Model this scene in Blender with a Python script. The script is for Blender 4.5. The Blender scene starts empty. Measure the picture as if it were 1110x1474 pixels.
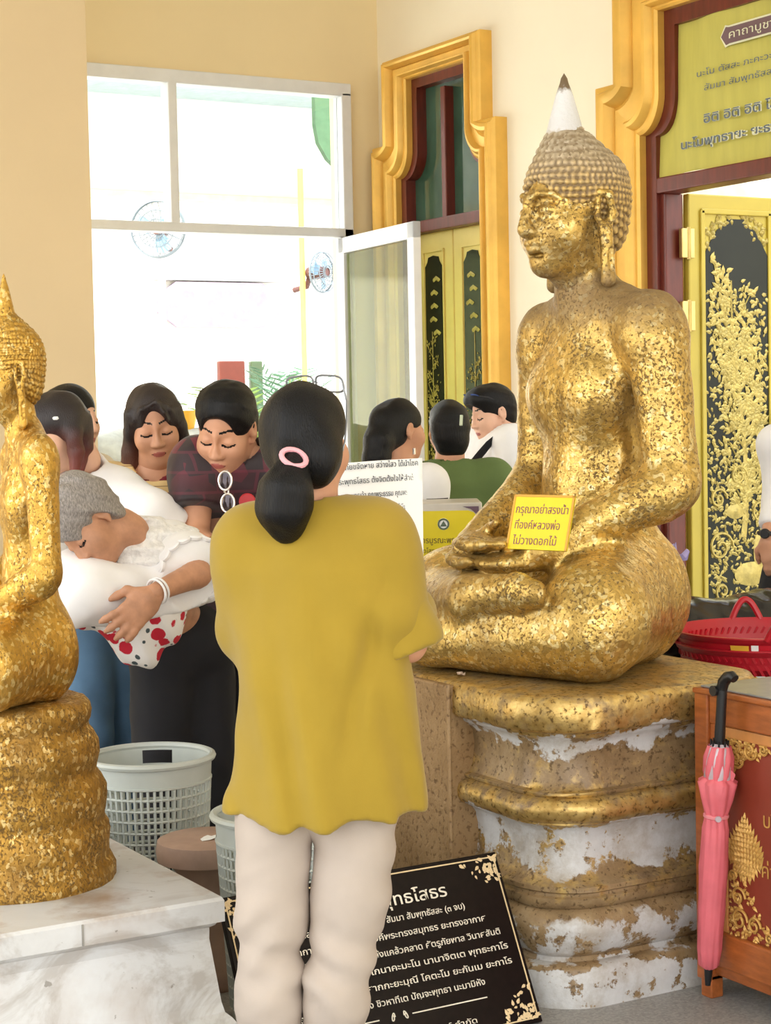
import bpy, bmesh, math, random
import numpy as np
from math import sin, cos, tan, pi, radians, sqrt, atan2, hypot
from mathutils import Vector, Matrix, Euler

SC = bpy.context.scene
COL = SC.collection
random.seed(7)
RNG = np.random.default_rng(7)

# ------------------------------------------------------------------ camera
F = 2600.0
YAW, PIT, ROL, CH = radians(30.2), radians(3.3), radians(-1.15), 1.5
FWD = np.array([sin(YAW)*cos(PIT), cos(YAW)*cos(PIT), -sin(PIT)])
RGT = np.array([cos(YAW), -sin(YAW), 0.0])
UPV = np.cross(RGT, FWD)
CR = RGT*cos(ROL) + UPV*sin(ROL)
CU = -RGT*sin(ROL) + UPV*cos(ROL)
EYE = np.array([0, 0, CH])
cam_data = bpy.data.cameras.new('camera')
cam = bpy.data.objects.new('camera', cam_data)
COL.objects.link(cam)
cam_data.sensor_fit = 'VERTICAL'
cam_data.sensor_height = 36.0
cam_data.lens = 36.0*F/1474.0
cam_data.clip_end = 200
M = Matrix.Identity(4)
for i in range(3):
    M[i][0], M[i][1], M[i][2], M[i][3] = CR[i], CU[i], -FWD[i], EYE[i]
cam.matrix_world = M
SC.camera = cam

# ------------------------------------------------------------------ light and exposure
SC.view_settings.view_transform = 'Standard'
SC.view_settings.look = 'None'
SC.view_settings.gamma = 1.0
SC.view_settings.use_curve_mapping = False
SC.view_settings.exposure = 1.35
SC.cycles.max_bounces = 7
SC.cycles.diffuse_bounces = 4
SC.cycles.transparent_max_bounces = 12
SC.cycles.caustics_reflective = False
SC.cycles.caustics_refractive = False
SC.cycles.sample_clamp_indirect = 6.0
world = bpy.data.worlds.new('sky')
SC.world = world
world.use_nodes = True
wn = world.node_tree
bg = wn.nodes['Background']
bg.inputs[1].default_value = 1.5
tc = wn.nodes.new('ShaderNodeTexCoord')
sx = wn.nodes.new('ShaderNodeSeparateXYZ')
wr = wn.nodes.new('ShaderNodeValToRGB')
wn.links.new(tc.outputs['Generated'], sx.inputs[0])
wn.links.new(sx.outputs[2], wr.inputs[0])
wn.links.new(wr.outputs[0], bg.inputs[0])
wr.color_ramp.elements[0].position = 0.0
wr.color_ramp.elements[0].color = (0.55, 0.52, 0.46, 1)
wr.color_ramp.elements[1].position = 0.06
wr.color_ramp.elements[1].color = (1.0, 0.985, 0.95, 1)
e = wr.color_ramp.elements.new(0.6)
e.color = (0.80, 0.90, 1.0, 1)
sun_data = bpy.data.lights.new('sun', 'SUN')
sun_data.energy = 4.2
sun_data.angle = radians(1.5)
sun_data.color = (1.0, 0.96, 0.88)
sun = bpy.data.objects.new('sun', sun_data)
COL.objects.link(sun)
sun.rotation_euler = Vector((0.35, 0.62, -0.85)).to_track_quat('-Z', 'Y').to_euler()

# ------------------------------------------------------------------ points from the survey of the place
def ray(x, y):
    return FWD + CR*(x-555)/F - CU*(y-737)/F
def PD(x, y, d): return EYE + ray(x, y)*d
def PZ(x, y, z):
    r = ray(x, y); return EYE + r*(z-CH)/r[2]
def PX(x, y, X):
    r = ray(x, y); return EYE + r*X/r[0]
def PY(x, y, Y):
    r = ray(x, y); return EYE + r*Y/r[1]
def view(r, u, a):          # a direction: r to the viewer's right, u up, a away from the viewer
    v = RGT*r + np.array([0, 0, 1.0])*u + np.array([sin(YAW), cos(YAW), 0])*a
    return v/np.linalg.norm(v)

# ------------------------------------------------------------------ object helpers
def prop(o, label=None, cat=None, group=None, kind=None):
    for k, v in (('label', label), ('category', cat), ('group', group), ('kind', kind)):
        if v: o[k] = v
    return o
def link(o, parent=None):
    COL.objects.link(o)
    if parent is not None:
        o.parent = parent
    return o
def empty(name, loc=(0, 0, 0), rz=0.0, label=None, cat=None, group=None, kind=None):
    o = bpy.data.objects.new(name, None)
    o.location = loc; o.rotation_euler = (0, 0, rz)
    o.empty_display_size = 0.1
    link(o)
    return prop(o, label, cat, group, kind)
def mesh_obj(name, verts, faces, mats, parent=None, smooth=True, midx=None, loc=None, rz=None, angle=None):
    me = bpy.data.meshes.new(name)
    me.from_pydata([tuple(v) for v in verts], [], [tuple(f) for f in faces]) if not isinstance(verts, np.ndarray) else fast_mesh(me, verts, faces)
    if not isinstance(mats, (list, tuple)): mats = [mats]
    for m in mats: me.materials.append(m)
    n = len(me.polygons)
    me.polygons.foreach_set('use_smooth', [bool(smooth)]*n)
    if midx is not None:
        me.polygons.foreach_set('material_index', np.asarray(midx, dtype=np.int32))
    me.update()
    if angle is not None and smooth:
        me.set_sharp_from_angle(angle=radians(angle))
    o = bpy.data.objects.new(name, me)
    if loc is not None: o.location = loc
    if rz is not None: o.rotation_euler = (0, 0, rz)
    return link(o, parent)
def fast_mesh(me, V, Q):
    Q = np.asarray(Q, dtype=np.int32)
    nv, nf, k = len(V), len(Q), Q.shape[1]
    me.vertices.add(nv); me.vertices.foreach_set('co', np.ascontiguousarray(V, dtype=np.float32).ravel())
    me.loops.add(nf*k); me.loops.foreach_set('vertex_index', Q.ravel())
    me.polygons.add(nf)
    me.polygons.foreach_set('loop_start', np.arange(0, nf*k, k, dtype=np.int32))
    me.update(calc_edges=True)
class MB:
    """collects shapes into one mesh"""
    def __init__(s): s.v = []; s.f = []; s.m = []
    def add(s, vs, fs, m=0):
        b = len(s.v); s.v += [tuple(map(float, v)) for v in vs]; s.f += [tuple(b+i for i in f) for f in fs]; s.m += [m]*len(fs)
        return s
    def box(s, c, h, R=None, m=0, ch=0.0):
        """box of centre c and half sizes h, edges chamfered by ch"""
        c = np.array(c, float); h = np.array(h, float)
        ch = min(ch, min(h)*0.9)
        if ch <= 0:
            vs = np.array([(x, y, z) for x in (-1, 1) for y in (-1, 1) for z in (-1, 1)], float)*h
            fs = [(0, 1, 3, 2), (4, 6, 7, 5), (0, 4, 5, 1), (2, 3, 7, 6), (0, 2, 6, 4), (1, 5, 7, 3)]
        else:
            bm = bmesh.new(); bmesh.ops.create_cube(bm, size=1.0)
            for v in bm.verts: v.co = Vector((v.co.x*2*h[0], v.co.y*2*h[1], v.co.z*2*h[2]))
            bmesh.ops.bevel(bm, geom=list(bm.edges), offset=ch, segments=2, profile=0.5, affect='EDGES')
            bm.verts.index_update()
            vs = np.array([v.co[:] for v in bm.verts]); fs = [tuple(v.index for v in f.verts) for f in bm.faces]
            bm.free()
        if R is not None: vs = vs @ np.array(R, float).T
        return s.add(vs + c, fs, m)
    def tube(s, pts, r, n=10, m=0, caps=True, closed=False, flat=1.0):
        pts = [np.array(p, float) for p in pts]; N = len(pts)
        rs = r if isinstance(r, (list, tuple, np.ndarray)) else [r]*N
        vs = []; fs = []; prev = None
        for i, p in enumerate(pts):
            a = pts[(i-1) % N] if (closed or i > 0) else p
            b = pts[(i+1) % N] if (closed or i < N-1) else p
            t = b-a; t = t/(np.linalg.norm(t)+1e-12)
            if prev is None:
                q = np.array([0, 0, 1.0]) if abs(t[2]) < .9 else np.array([1.0, 0, 0])
            else: q = prev
            x = q - t*np.dot(q, t); x /= np.linalg.norm(x)+1e-12; prev = x
            y = np.cross(t, x)
            for k in range(n):
                an = 2*pi*k/n
                vs.append(p + x*cos(an)*rs[i] + y*sin(an)*rs[i]*flat)
        for i in range(N if closed else N-1):
            for k in range(n):
                a = i*n+k; b = i*n+(k+1) % n; c = ((i+1) % N)*n+(k+1) % n; d = ((i+1) % N)*n+k
                fs.append((a, b, c, d))
        if caps and not closed:
            fs.append(tuple(range(n-1, -1, -1))); fs.append(tuple((N-1)*n+k for k in range(n)))
        return s.add(vs, fs, m)
    def lathe(s, prof, n=48, c=(0, 0, 0), m=0, caps=False, ex=1.0, ey=1.0):
        vs = []; fs = []
        for (r, z) in prof:
            for k in range(n):
                a = 2*pi*k/n
                vs.append((c[0]+r*cos(a)*ex, c[1]+r*sin(a)*ey, c[2]+z))
        for i in range(len(prof)-1):
            for k in range(n):
                fs.append((i*n+k, i*n+(k+1) % n, (i+1)*n+(k+1) % n, (i+1)*n+k))
        if caps:
            fs.append(tuple(range(n-1, -1, -1))); fs.append(tuple((len(prof)-1)*n+k for k in range(n)))
        return s.add(vs, fs, m)
    def prism(s, poly, axis_o, ax, ay, an, t0, t1, m=0):
        """extrude the 2-D polygon (u, v) in the plane (ax, ay) at axis_o from t0 to t1 along an"""
        o = np.array(axis_o, float); ax = np.array(ax, float); ay = np.array(ay, float); an = np.array(an, float)
        n = len(poly)
        vs = [o+ax*u+ay*v+an*t for t in (t0, t1) for (u, v) in poly]
        fs = [tuple(range(n-1, -1, -1)), tuple(range(n, 2*n))]+[(i, (i+1) % n, n+(i+1) % n, n+i) for i in range(n)]
        return s.add(vs, fs, m)
    def obj(s, name, mats, parent=None, smooth=False, loc=None, rz=None, angle=35):
        o = mesh_obj(name, s.v, s.f, mats, parent, smooth, s.m, loc, rz, angle if smooth else None)
        bm = bmesh.new(); bm.from_mesh(o.data)
        bmesh.ops.recalc_face_normals(bm, faces=bm.faces)
        bm.to_mesh(o.data); bm.free()
        if smooth and angle: o.data.set_sharp_from_angle(angle=radians(angle))
        return o

# ------------------------------------------------------------------ materials
def lin(c):
    """sRGB 0-255 to linear"""
    out = []
    for v in c:
        v = v/255.0
        out.append(v/12.92 if v <= 0.04045 else ((v+0.055)/1.055)**2.4)
    return tuple(out)+(1.0,)
class NT:
    def __init__(s, name):
        s.m = bpy.data.materials.new(name); s.m.use_nodes = True
        s.t = s.m.node_tree; s.b = s.t.nodes['Principled BSDF']; s._c = None
    def n(s, ty, **kw):
        x = s.t.nodes.new(ty)
        for k, v in kw.items(): setattr(x, k, v)
        return x
    def l(s, a, b): s.t.links.new(a, b)
    @property
    def obj(s):
        if s._c is None: s._c = s.n('ShaderNodeTexCoord').outputs['Object']
        return s._c
    def mapped(s, scale=(1, 1, 1), rot=(0, 0, 0)):
        m = s.n('ShaderNodeMapping'); s.l(s.obj, m.inputs[0])
        m.inputs['Scale'].default_value = scale; m.inputs['Rotation'].default_value = rot
        return m.outputs[0]
    def noise(s, scale, detail=3, rough=.55, vec=None, dist=0.0):
        x = s.n('ShaderNodeTexNoise'); s.l(vec or s.obj, x.inputs['Vector'])
        x.inputs['Scale'].default_value = scale; x.inputs['Detail'].default_value = detail
        x.inputs['Roughness'].default_value = rough; x.inputs['Distortion'].default_value = dist
        return x.outputs[0]
    def vor(s, scale, feature='F1', vec=None, out='Distance'):
        x = s.n('ShaderNodeTexVoronoi', feature=feature); s.l(vec or s.obj, x.inputs['Vector'])
        x.inputs['Scale'].default_value = scale
        return x.outputs[out]
    def ramp(s, fac, stops, interp='LINEAR'):
        r = s.n('ShaderNodeValToRGB'); s.l(fac, r.inputs[0]); cr = r.color_ramp; cr.interpolation = interp
        while len(cr.elements) < len(stops): cr.elements.new(0.5)
        for e, (p, c) in zip(cr.elements, stops):
            e.position = p; e.color = c if isinstance(c, tuple) else (c, c, c, 1)
        return r.outputs[0]
    def mix(s, fac, a, b, bt='MIX'):
        x = s.n('ShaderNodeMix', data_type='RGBA', blend_type=bt)
        for inp, v in ((x.inputs[0], fac), (x.inputs[6], a), (x.inputs[7], b)):
            if hasattr(v, 'links'): s.l(v, inp)
            else: inp.default_value = v
        return x.outputs[2]
    def math(s, op, a, b=None, clamp=False):
        x = s.n('ShaderNodeMath', operation=op, use_clamp=clamp)
        for inp, v in ((x.inputs[0], a), (x.inputs[1], b)):
            if v is None: continue
            if hasattr(v, 'links'): s.l(v, inp)
            else: inp.default_value = v
        return x.outputs[0]
    def sep(s, vec=None):
        x = s.n('ShaderNodeSeparateXYZ'); s.l(vec or s.obj, x.inputs[0]); return x.outputs
    def bump(s, h, strength=.3, dist=.01):
        b = s.n('ShaderNodeBump'); s.l(h, b.inputs['Height'])
        b.inputs['Strength'].default_value = strength; b.inputs['Distance'].default_value = dist
        s.l(b.outputs[0], s.b.inputs['Normal']); return s
    def set(s, **kw):
        for k, v in kw.items():
            i = s.b.inputs[{'color': 'Base Color', 'rough': 'Roughness', 'metal': 'Metallic', 'spec': 'Specular IOR Level',
                            'sheen': 'Sheen Weight', 'coat': 'Coat Weight', 'sss': 'Subsurface Weight'}[k]]
            if hasattr(v, 'links'): s.l(v, i)
            else: i.default_value = v
        return s
def mat(name, rgb, rough=.6, metal=0.0, var=.06, scale=12, bump=0.0, bscale=60, spec=.5, sheen=0.0, stretch=None, bdist=.004):
    """plain procedural material: a base colour varied by noise"""
    N = NT(name); c = lin(rgb)
    vec = N.mapped(stretch) if stretch else None
    f = N.noise(scale, 4, vec=vec)
    d = tuple(max(0, x*(1-var*2)) for x in c[:3])+(1,); u = tuple(min(1, x*(1+var*2)) for x in c[:3])+(1,)
    N.set(color=N.ramp(f, [(.25, d), (.75, u)]), rough=rough, metal=metal, spec=spec, sheen=sheen)
    if bump: N.bump(N.noise(bscale, 3, vec=vec), bump, bdist)
    return N.m

def gold_leaf(name, base=(212, 177, 100), pale=(244, 226, 168), brown=(104, 78, 42), fleck=.43, scale=85, dust=None, rough=.30, metal=.88, bump=.6):
    N = NT(name)
    d = N.noise(22, 3)
    warp = N.n('ShaderNodeVectorMath', operation='MULTIPLY_ADD')
    nz = N.n('ShaderNodeTexNoise'); N.l(N.obj, nz.inputs['Vector']); nz.inputs['Scale'].default_value = 30
    N.l(nz.outputs['Color'], warp.inputs[0]); warp.inputs[1].default_value = (.03, .03, .03); N.l(N.obj, warp.inputs[2])
    vc = N.vor(scale, vec=warp.outputs[0], out='Color')
    g = N.sep(vc)[0]
    c = N.ramp(g, [(0.0, lin(tuple(v*.87 for v in base))), (.45, lin(base)), (.75, lin(tuple(min(255, v*1.08) for v in base))), (.97, lin(pale))])
    big = N.noise(5, 4)
    c = N.mix(N.ramp(big, [(.35, 0.0), (.75, .75)]), c, lin(tuple(v*.82 for v in base)))
    fl = N.noise(scale*1.5, 4, .6)
    clus = N.noise(7, 3)
    flm = N.math('ADD', fl, N.math('MULTIPLY', N.math('SUBTRACT', clus, .5), .35))
    fm = N.ramp(flm, [(fleck-.07, 1.0), (fleck, 0.0)])
    c = N.mix(N.math('MULTIPLY', fm, .8), c, lin(brown))
    dirt = N.ramp(N.noise(3.0, 5, .6), [(.5, 0.0), (.72, .55)])
    c = N.mix(dirt, c, lin(tuple(v*1.35 for v in brown)))
    mask = N.math('MAXIMUM', N.math('MULTIPLY', fm, .8), dirt)
    if dust:
        z = N.sep()[2]
        zz = N.math('ADD', z, N.math('MULTIPLY', N.math('SUBTRACT', d, .5), dust[3]))
        dm = N.ramp(N.math('DIVIDE', N.math('SUBTRACT', zz, dust[0]), dust[1]-dust[0], True), dust[4] if len(dust) > 4 else [(0.0, 0.0), (1.0, dust[2])])
        c = N.mix(dm, c, lin((132, 108, 78)))
        mask = N.math('MAXIMUM', mask, dm)
    N.set(color=c, metal=N.math('MULTIPLY', N.math('SUBTRACT', 1.0, N.math('MULTIPLY', mask, .75)), metal),
          rough=N.math('ADD', N.math('MULTIPLY', mask, .3), N.math('ADD', rough, N.math('MULTIPLY', g, .12))))
    h = N.math('ADD', N.math('MULTIPLY', g, .5), N.math('MULTIPLY', N.math('SUBTRACT', 1.0, fm), .6))
    h = N.math('ADD', h, N.math('MULTIPLY', N.noise(scale*.5, 3), .8))
    N.bump(h, bump, .009)
    return N.m

M_ = {}
M_['wall_warm'] = mat('warm_cream_paint', (250, 230, 184), .75, var=.015, scale=2, bump=.05, bscale=200)
M_['wall_pale'] = mat('pale_cream_paint', (253, 242, 218), .75, var=.015, scale=2, bump=.05, bscale=200)
M_['pillar'] = mat('beige_paint', (232, 208, 166), .7, var=.015, scale=2)
M_['ceiling'] = mat('ceiling_paint', (240, 236, 226), .8, var=.01)
M_['gilt'] = mat('gilded_moulding_paint', (236, 188, 88), .38, .25, var=.08, scale=5, bump=.08, bscale=90)
M_['leaf_yellow'] = mat('yellow_door_paint', (238, 212, 132), .42, .05, var=.05, scale=4)
M_['leaf_olive'] = mat('olive_gold_door_paint', (190, 168, 62), .42, .05, var=.05, scale=4)
M_['redwood'] = mat('dark_red_painted_wood', (104, 40, 28), .35, var=.15, scale=6, stretch=(8, 8, 1))
M_['lacquer'] = mat('black_lacquer', (34, 36, 26), .22, var=.1, scale=3, spec=.22)
M_['relief'] = mat('gilt_relief', (184, 164, 90), .35, .35, var=.15, scale=40, bump=.2)
M_['white_frame'] = mat('white_aluminium', (236, 238, 240), .35, var=.02)
M_['brass'] = mat('aged_brass', (200, 176, 110), .3, .8, var=.1)
M_['black'] = mat('black_plastic', (22, 22, 24), .4, var=.1)
M_['white'] = mat('white_paper', (246, 246, 244), .8, var=.01)
M_['ink'] = mat('dark_ink', (70, 74, 84), .7, var=.05)
M_['skin'] = mat('tan_skin', (205, 150, 118), .5, var=.05, scale=14, bump=.05, bscale=300)
M_['skin_pale'] = mat('light_skin', (226, 178, 150), .5, var=.05, scale=14)
M_['skin_old'] = mat('weathered_skin', (190, 138, 106), .55, var=.09, scale=30, bump=.25, bscale=90)
M_['lip'] = mat('lip', (178, 98, 88), .4, var=.05)
M_['eye'] = mat('eye_white', (232, 226, 220), .25, var=.02)
M_['iris'] = mat('dark_iris', (34, 22, 18), .15, var=.05)
M_['hair_black'] = mat('black_hair', (12, 11, 13), .42, spec=.25, var=.3, scale=10, stretch=(30, 30, 2), bump=.5, bscale=14, bdist=.006)
M_['hair_brown'] = mat('brown_black_hair', (26, 17, 16), .42, spec=.3, var=.4, scale=10, stretch=(30, 30, 2), bump=.5, bscale=14, bdist=.006)
M_['hair_grey'] = mat('grey_hair', (150, 142, 136), .5, var=.3, scale=9, stretch=(40, 12, 12), bump=.7, bscale=12, bdist=.006)
def glass_mat(name, rgb, refl=.12, tint=1.0):
    N = NT(name)
    tr = N.n('ShaderNodeBsdfTransparent'); tr.inputs[0].default_value = lin(rgb)
    gl = N.n('ShaderNodeBsdfGlossy'); gl.inputs['Roughness'].default_value = .02
    fr = N.n('ShaderNodeLayerWeight'); fr.inputs[0].default_value = .5
    fa = N.math('ADD', .03, N.math('MULTIPLY', N.math('POWER', fr.outputs['Facing'], 4.0), .55))
    mx = N.n('ShaderNodeMixShader')
    N.l(fa, mx.inputs[0]); N.l(tr.outputs[0], mx.inputs[1]); N.l(gl.outputs[0], mx.inputs[2])
    out = [x for x in N.t.nodes if x.type == 'OUTPUT_MATERIAL'][0]
    N.l(mx.outputs[0], out.inputs[0])
    return N.m
M_['glass'] = glass_mat('clear_window_glass', (250, 252, 252))
M_['leaf_glass'] = glass_mat('greenish_leaf_glass', (226, 234, 206))

# ------------------------------------------------------------------ lettering
def text(name, body, size, m, parent=None, o=(0, 0, 0), ax=(1, 0, 0), ay=(0, 0, 1), align='CENTER', depth=.0008, bold=0.0, width=None):
    """lettering in the plane (ax, ay), its baseline middle at o"""
    cu = bpy.data.curves.new(name, 'FONT'); cu.body = body; cu.size = 1.0
    cu.align_x = align; cu.extrude = 0.0; cu.offset = bold; cu.resolution_u = 2
    t = bpy.data.objects.new(name+'_curve', cu); COL.objects.link(t)
    dg = bpy.context.evaluated_depsgraph_get(); dg.update()
    me = bpy.data.meshes.new_from_object(t.evaluated_get(dg))
    bpy.data.objects.remove(t); bpy.data.curves.remove(cu)
    n = len(me.vertices); co = np.zeros(n*3, np.float32); me.vertices.foreach_get('co', co); co = co.reshape(-1, 3)
    sxx = size
    if width and n:
        sxx = width/max(1e-6, co[:, 0].max()-co[:, 0].min())
    ax = np.array(ax, float); ay = np.array(ay, float); nn = np.cross(ax, ay)
    V = np.array(o, float)+co[:, :1]*sxx*ax+co[:, 1:2]*size*ay+nn*depth
    fs = [tuple(p.vertices) for p in me.polygons]
    bpy.data.meshes.remove(me)
    # thickness: a second copy behind, closed at the outline
    cnt = {}
    for f in fs:
        for i in range(len(f)):
            e = (f[i], f[(i+1) % len(f)]); cnt[e] = cnt.get(e, 0)+1
    side = [(b, a, a+n, b+n) for (a, b) in cnt if (b, a) not in cnt]
    V2 = np.vstack([V, V-nn*depth])
    ob = mesh_obj(name, [tuple(v) for v in V2], fs+side, m, parent, smooth=False)
    return ob
# ------------------------------------------------------------------ sculpting: signed distances meshed by surface nets
def rot_basis(x, y, z):
    return np.array([x, y, z], float)       # rows: local axes in world
def look_basis(f, u=(0, 0, 1)):
    """rows: right, forward, up for a head or body that faces f"""
    f = np.array(f, float); f /= np.linalg.norm(f); u = np.array(u, float)
    r = np.cross(f, u); r /= np.linalg.norm(r); u = np.cross(r, f)
    return np.array([r, f, u])
class Sdf:
    def __init__(s): s.p = []
    def _add(s, fn, k, op, m): s.p.append((fn, k, op, m)); return s
    def ell(s, c, r, R=None, k=.02, op='u', m=None):
        c = np.array(c, float); r = np.array(r, float); rm = r.min()
        def fn(P):
            q = P-c
            if R is not None: q = q @ R.T
            a = q/r; k0 = np.sqrt((a*a).sum(1)); k1 = np.sqrt(((a/r)**2).sum(1))
            return np.where(k0 < 1e-6, -rm, k0*(k0-1)/np.maximum(k1, 1e-9))
        return s._add(fn, k, op, m)
    def cap(s, a, b, ra, rb=None, k=.02, op='u', m=None):
        a = np.array(a, float); b = np.array(b, float); rb = ra if rb is None else rb
        ab = b-a; L = max(ab @ ab, 1e-12)
        def fn(P):
            q = P-a; t = np.clip((q @ ab)/L, 0, 1)
            e = q-t[:, None]*ab
            return np.sqrt((e*e).sum(1))-(ra+(rb-ra)*t)
        return s._add(fn, k, op, m)
    def ecap(s, a, b, ra, rb, side, fl=.7, k=.02, op='u', m=None):
        """a tapered capsule whose section is ra wide along side and fl*ra across"""
        a = np.array(a, float); b = np.array(b, float); ab = b-a; L = max(np.linalg.norm(ab), 1e-6); t_ = ab/L
        x = np.array(side, float); x = x-t_*(x @ t_); x /= np.linalg.norm(x); y = np.cross(t_, x)
        def fn(P):
            q = P-a; z = q @ t_; t = np.clip(z/L, 0, 1); r = ra+(rb-ra)*t
            dz = z-t*L
            k0 = np.sqrt((q @ x)**2+((q @ y)/fl)**2+dz**2)
            return (k0-r)*min(1, fl+.1)
        return s._add(fn, k, op, m)
    def box(s, c, h, R=None, r=.01, k=.01, op='u', m=None):
        c = np.array(c, float); h = np.array(h, float)-r
        def fn(P):
            q = P-c
            if R is not None: q = q @ R.T
            q = np.abs(q)-h
            return np.sqrt((np.maximum(q, 0)**2).sum(1))+np.minimum(q.max(1), 0)-r
        return s._add(fn, k, op, m)
    def fn(s, f, k=.01, op='u', m=None): return s._add(f, k, op, m)
    def plane(s, c, n, k=.003, op='s', m=None):
        """cut away everything on the side n points to"""
        c = np.array(c, float); n = np.array(n, float); n /= np.linalg.norm(n)
        return s._add(lambda P: -((P-c) @ n), k, op, m)
    def chain(s, pts, rs, k=.02, m=None):
        for i in range(len(pts)-1): s.cap(pts[i], pts[i+1], rs[i], rs[i+1], k if i == 0 else .012, m=m)
        return s
    def ev(s, P, act=None):
        d = np.full(len(P), 10.0)
        for i, (fn, k, op, m) in enumerate(s.p):
            if act is not None and not act[i]: continue
            if op == 'p': continue
            e = fn(P)
            if op == 'u':
                h = np.maximum(k-np.abs(d-e), 0)/k; d = np.minimum(d, e)-h*h*k*.25
            else:
                e = -e; h = np.maximum(k-np.abs(d-e), 0)/k; d = np.maximum(d, e)+h*h*k*.25
        return d
    def mesh(s, lo, hi, h, disp=None, dmax=0.0, smooth=1):
        lo = np.array(lo, float)-2*h; hi = np.array(hi, float)+2*h
        B = 12
        nb = np.ceil((hi-lo)/(h*B)).astype(int); n = nb*B
        D = np.ones(n, np.float32)
        bi = np.stack(np.meshgrid(*[np.arange(q) for q in nb], indexing='ij'), -1).reshape(-1, 3)
        cen = lo+(bi*B+(B-1)/2)*h
        rb = h*B*.5*sqrt(3)+dmax
        di = [fn(cen) for (fn, k, op, m) in s.p]
        dc = s.ev(cen)
        off = np.stack(np.meshgrid(*[np.arange(B)]*3, indexing='ij'), -1).reshape(-1, 3)*h
        for b in range(len(bi)):
            i, j, l = bi[b]*B
            if abs(dc[b]) > rb*1.7+.02:
                D[i:i+B, j:j+B, l:l+B] = np.sign(dc[b])*h; continue
            act = [(di[q][b]-rb*1.5 < max(dc[b], 0)+rb+p[1]) if p[2] == 'u' else (di[q][b] < rb*1.6+p[1]) for q, p in enumerate(s.p)]
            P = lo+bi[b]*B*h+off
            d = s.ev(P, act)
            if disp is not None: d = d+disp(P)
            D[i:i+B, j:j+B, l:l+B] = d.reshape(B, B, B)
        return surface_nets(D, lo, h, smooth)
    def paint(s, C, base=0):
        """material index for each face centre: nearest shape that names one, then the painted zones"""
        best = np.full(len(C), 1e9); idx = np.full(len(C), base, np.int32)
        for (fn, k, op, m) in s.p:
            if op == 'u':
                e = fn(C); q = e < best
                idx[q] = base if m is None else m; best[q] = e[q]
        for (fn, k, op, m) in s.p:
            if op == 'p': idx[fn(C) < 0] = m
        return idx
    def obj(s, name, mats, h, parent=None, disp=None, dmax=0.0, lo=None, hi=None, smooth=1, origin=(0, 0, 0), extra=None):
        if lo is None: lo, hi = s.bounds()
        V, Q = s.mesh(lo, hi, h, disp, dmax, smooth)
        idx = s.paint(V[Q].mean(1))
        if extra:
            for (V2, Q2, i2) in extra:
                Q = np.vstack([Q, Q2+len(V)]); V = np.vstack([V, V2]); idx = np.concatenate([idx, i2])
        o = mesh_obj(name, V-np.array(origin), Q, mats, parent, True, idx)
        return o
    def part(s, h, disp=None, dmax=0.0, smooth=1):
        lo, hi = s.bounds(); V, Q = s.mesh(lo, hi, h, disp, dmax, smooth)
        return V, Q, s.paint(V[Q].mean(1))
    def bounds(s):
        """box of the shape: found by looking on a coarse lattice around the survey box"""
        lo, hi = np.array(s.box0[0], float), np.array(s.box0[1], float)
        st = max((hi-lo).max()/56, .012)
        g = [np.arange(lo[i], hi[i]+st, st) for i in range(3)]
        P = np.stack(np.meshgrid(*g, indexing='ij'), -1).reshape(-1, 3)
        d = s.ev(P); P = P[d < st*1.2]
        return P.min(0)-st, P.max(0)+st
    box0 = ((-1, -1, 0), (1, 1, 2))
def surface_nets(D, lo, h, smooth=1):
    S = D < 0
    nx, ny, nz = D.shape
    c = [S[i:nx-1+i, j:ny-1+j, k:nz-1+k] for i in (0, 1) for j in (0, 1) for k in (0, 1)]
    tot = sum(x.astype(np.int8) for x in c)
    act = (tot > 0) & (tot < 8)
    I = np.argwhere(act)
    ids = np.full(act.shape, -1, np.int64); ids[act] = np.arange(len(I))
    acc = np.zeros((len(I), 3)); cnt = np.zeros(len(I))
    cor = [(i, j, k) for i in (0, 1) for j in (0, 1) for k in (0, 1)]
    vals = [D[I[:, 0]+a, I[:, 1]+b, I[:, 2]+d] for a, b, d in cor]
    for p in range(8):
        for q in range(p+1, 8):
            df = np.array(cor[q])-np.array(cor[p])
            if abs(df).sum() != 1: continue
            a, b = vals[p], vals[q]; m = (a < 0) != (b < 0)
            t = np.where(m, a/np.where(m, a-b, 1), 0)
            pt = np.array(cor[p])[None]+t[:, None]*df[None]
            acc[m] += pt[m]; cnt[m] += 1
    V = lo+(I+acc/cnt[:, None])*h
    quads = []
    for ax in range(3):
        a1, a2 = [(1, 2), (2, 0), (0, 1)][ax]
        sl0 = [slice(1, -1)]*3; sl1 = [slice(1, -1)]*3
        sl0[ax] = slice(0, -1); sl1[ax] = slice(1, None)
        s0 = S[tuple(sl0)]; s1 = S[tuple(sl1)]
        e = np.argwhere(s0 != s1)
        if len(e) == 0: continue
        flip = s0[tuple(e.T)]
        n = e.copy(); n[:, a1] += 1; n[:, a2] += 1       # node index
        def cid(o1, o2):
            m = n.copy(); m[:, a1] += o1; m[:, a2] += o2
            return ids[m[:, 0], m[:, 1], m[:, 2]]
        q = np.stack([cid(-1, -1), cid(0, -1), cid(0, 0), cid(-1, 0)], 1)
        q[~flip] = q[~flip][:, ::-1]
        quads.append(q)
    Q = np.vstack(quads); Q = Q[(Q >= 0).all(1)]
    for _ in range(smooth):
        A = np.zeros_like(V); w = np.zeros(len(V))
        for a in range(4):
            b = (a+1) % 4
            np.add.at(A, Q[:, a], V[Q[:, b]]); np.add.at(w, Q[:, a], 1)
            np.add.at(A, Q[:, b], V[Q[:, a]]); np.add.at(w, Q[:, b], 1)
        V = V*.5+.5*A/np.maximum(w, 1)[:, None]
    return V, Q
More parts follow.
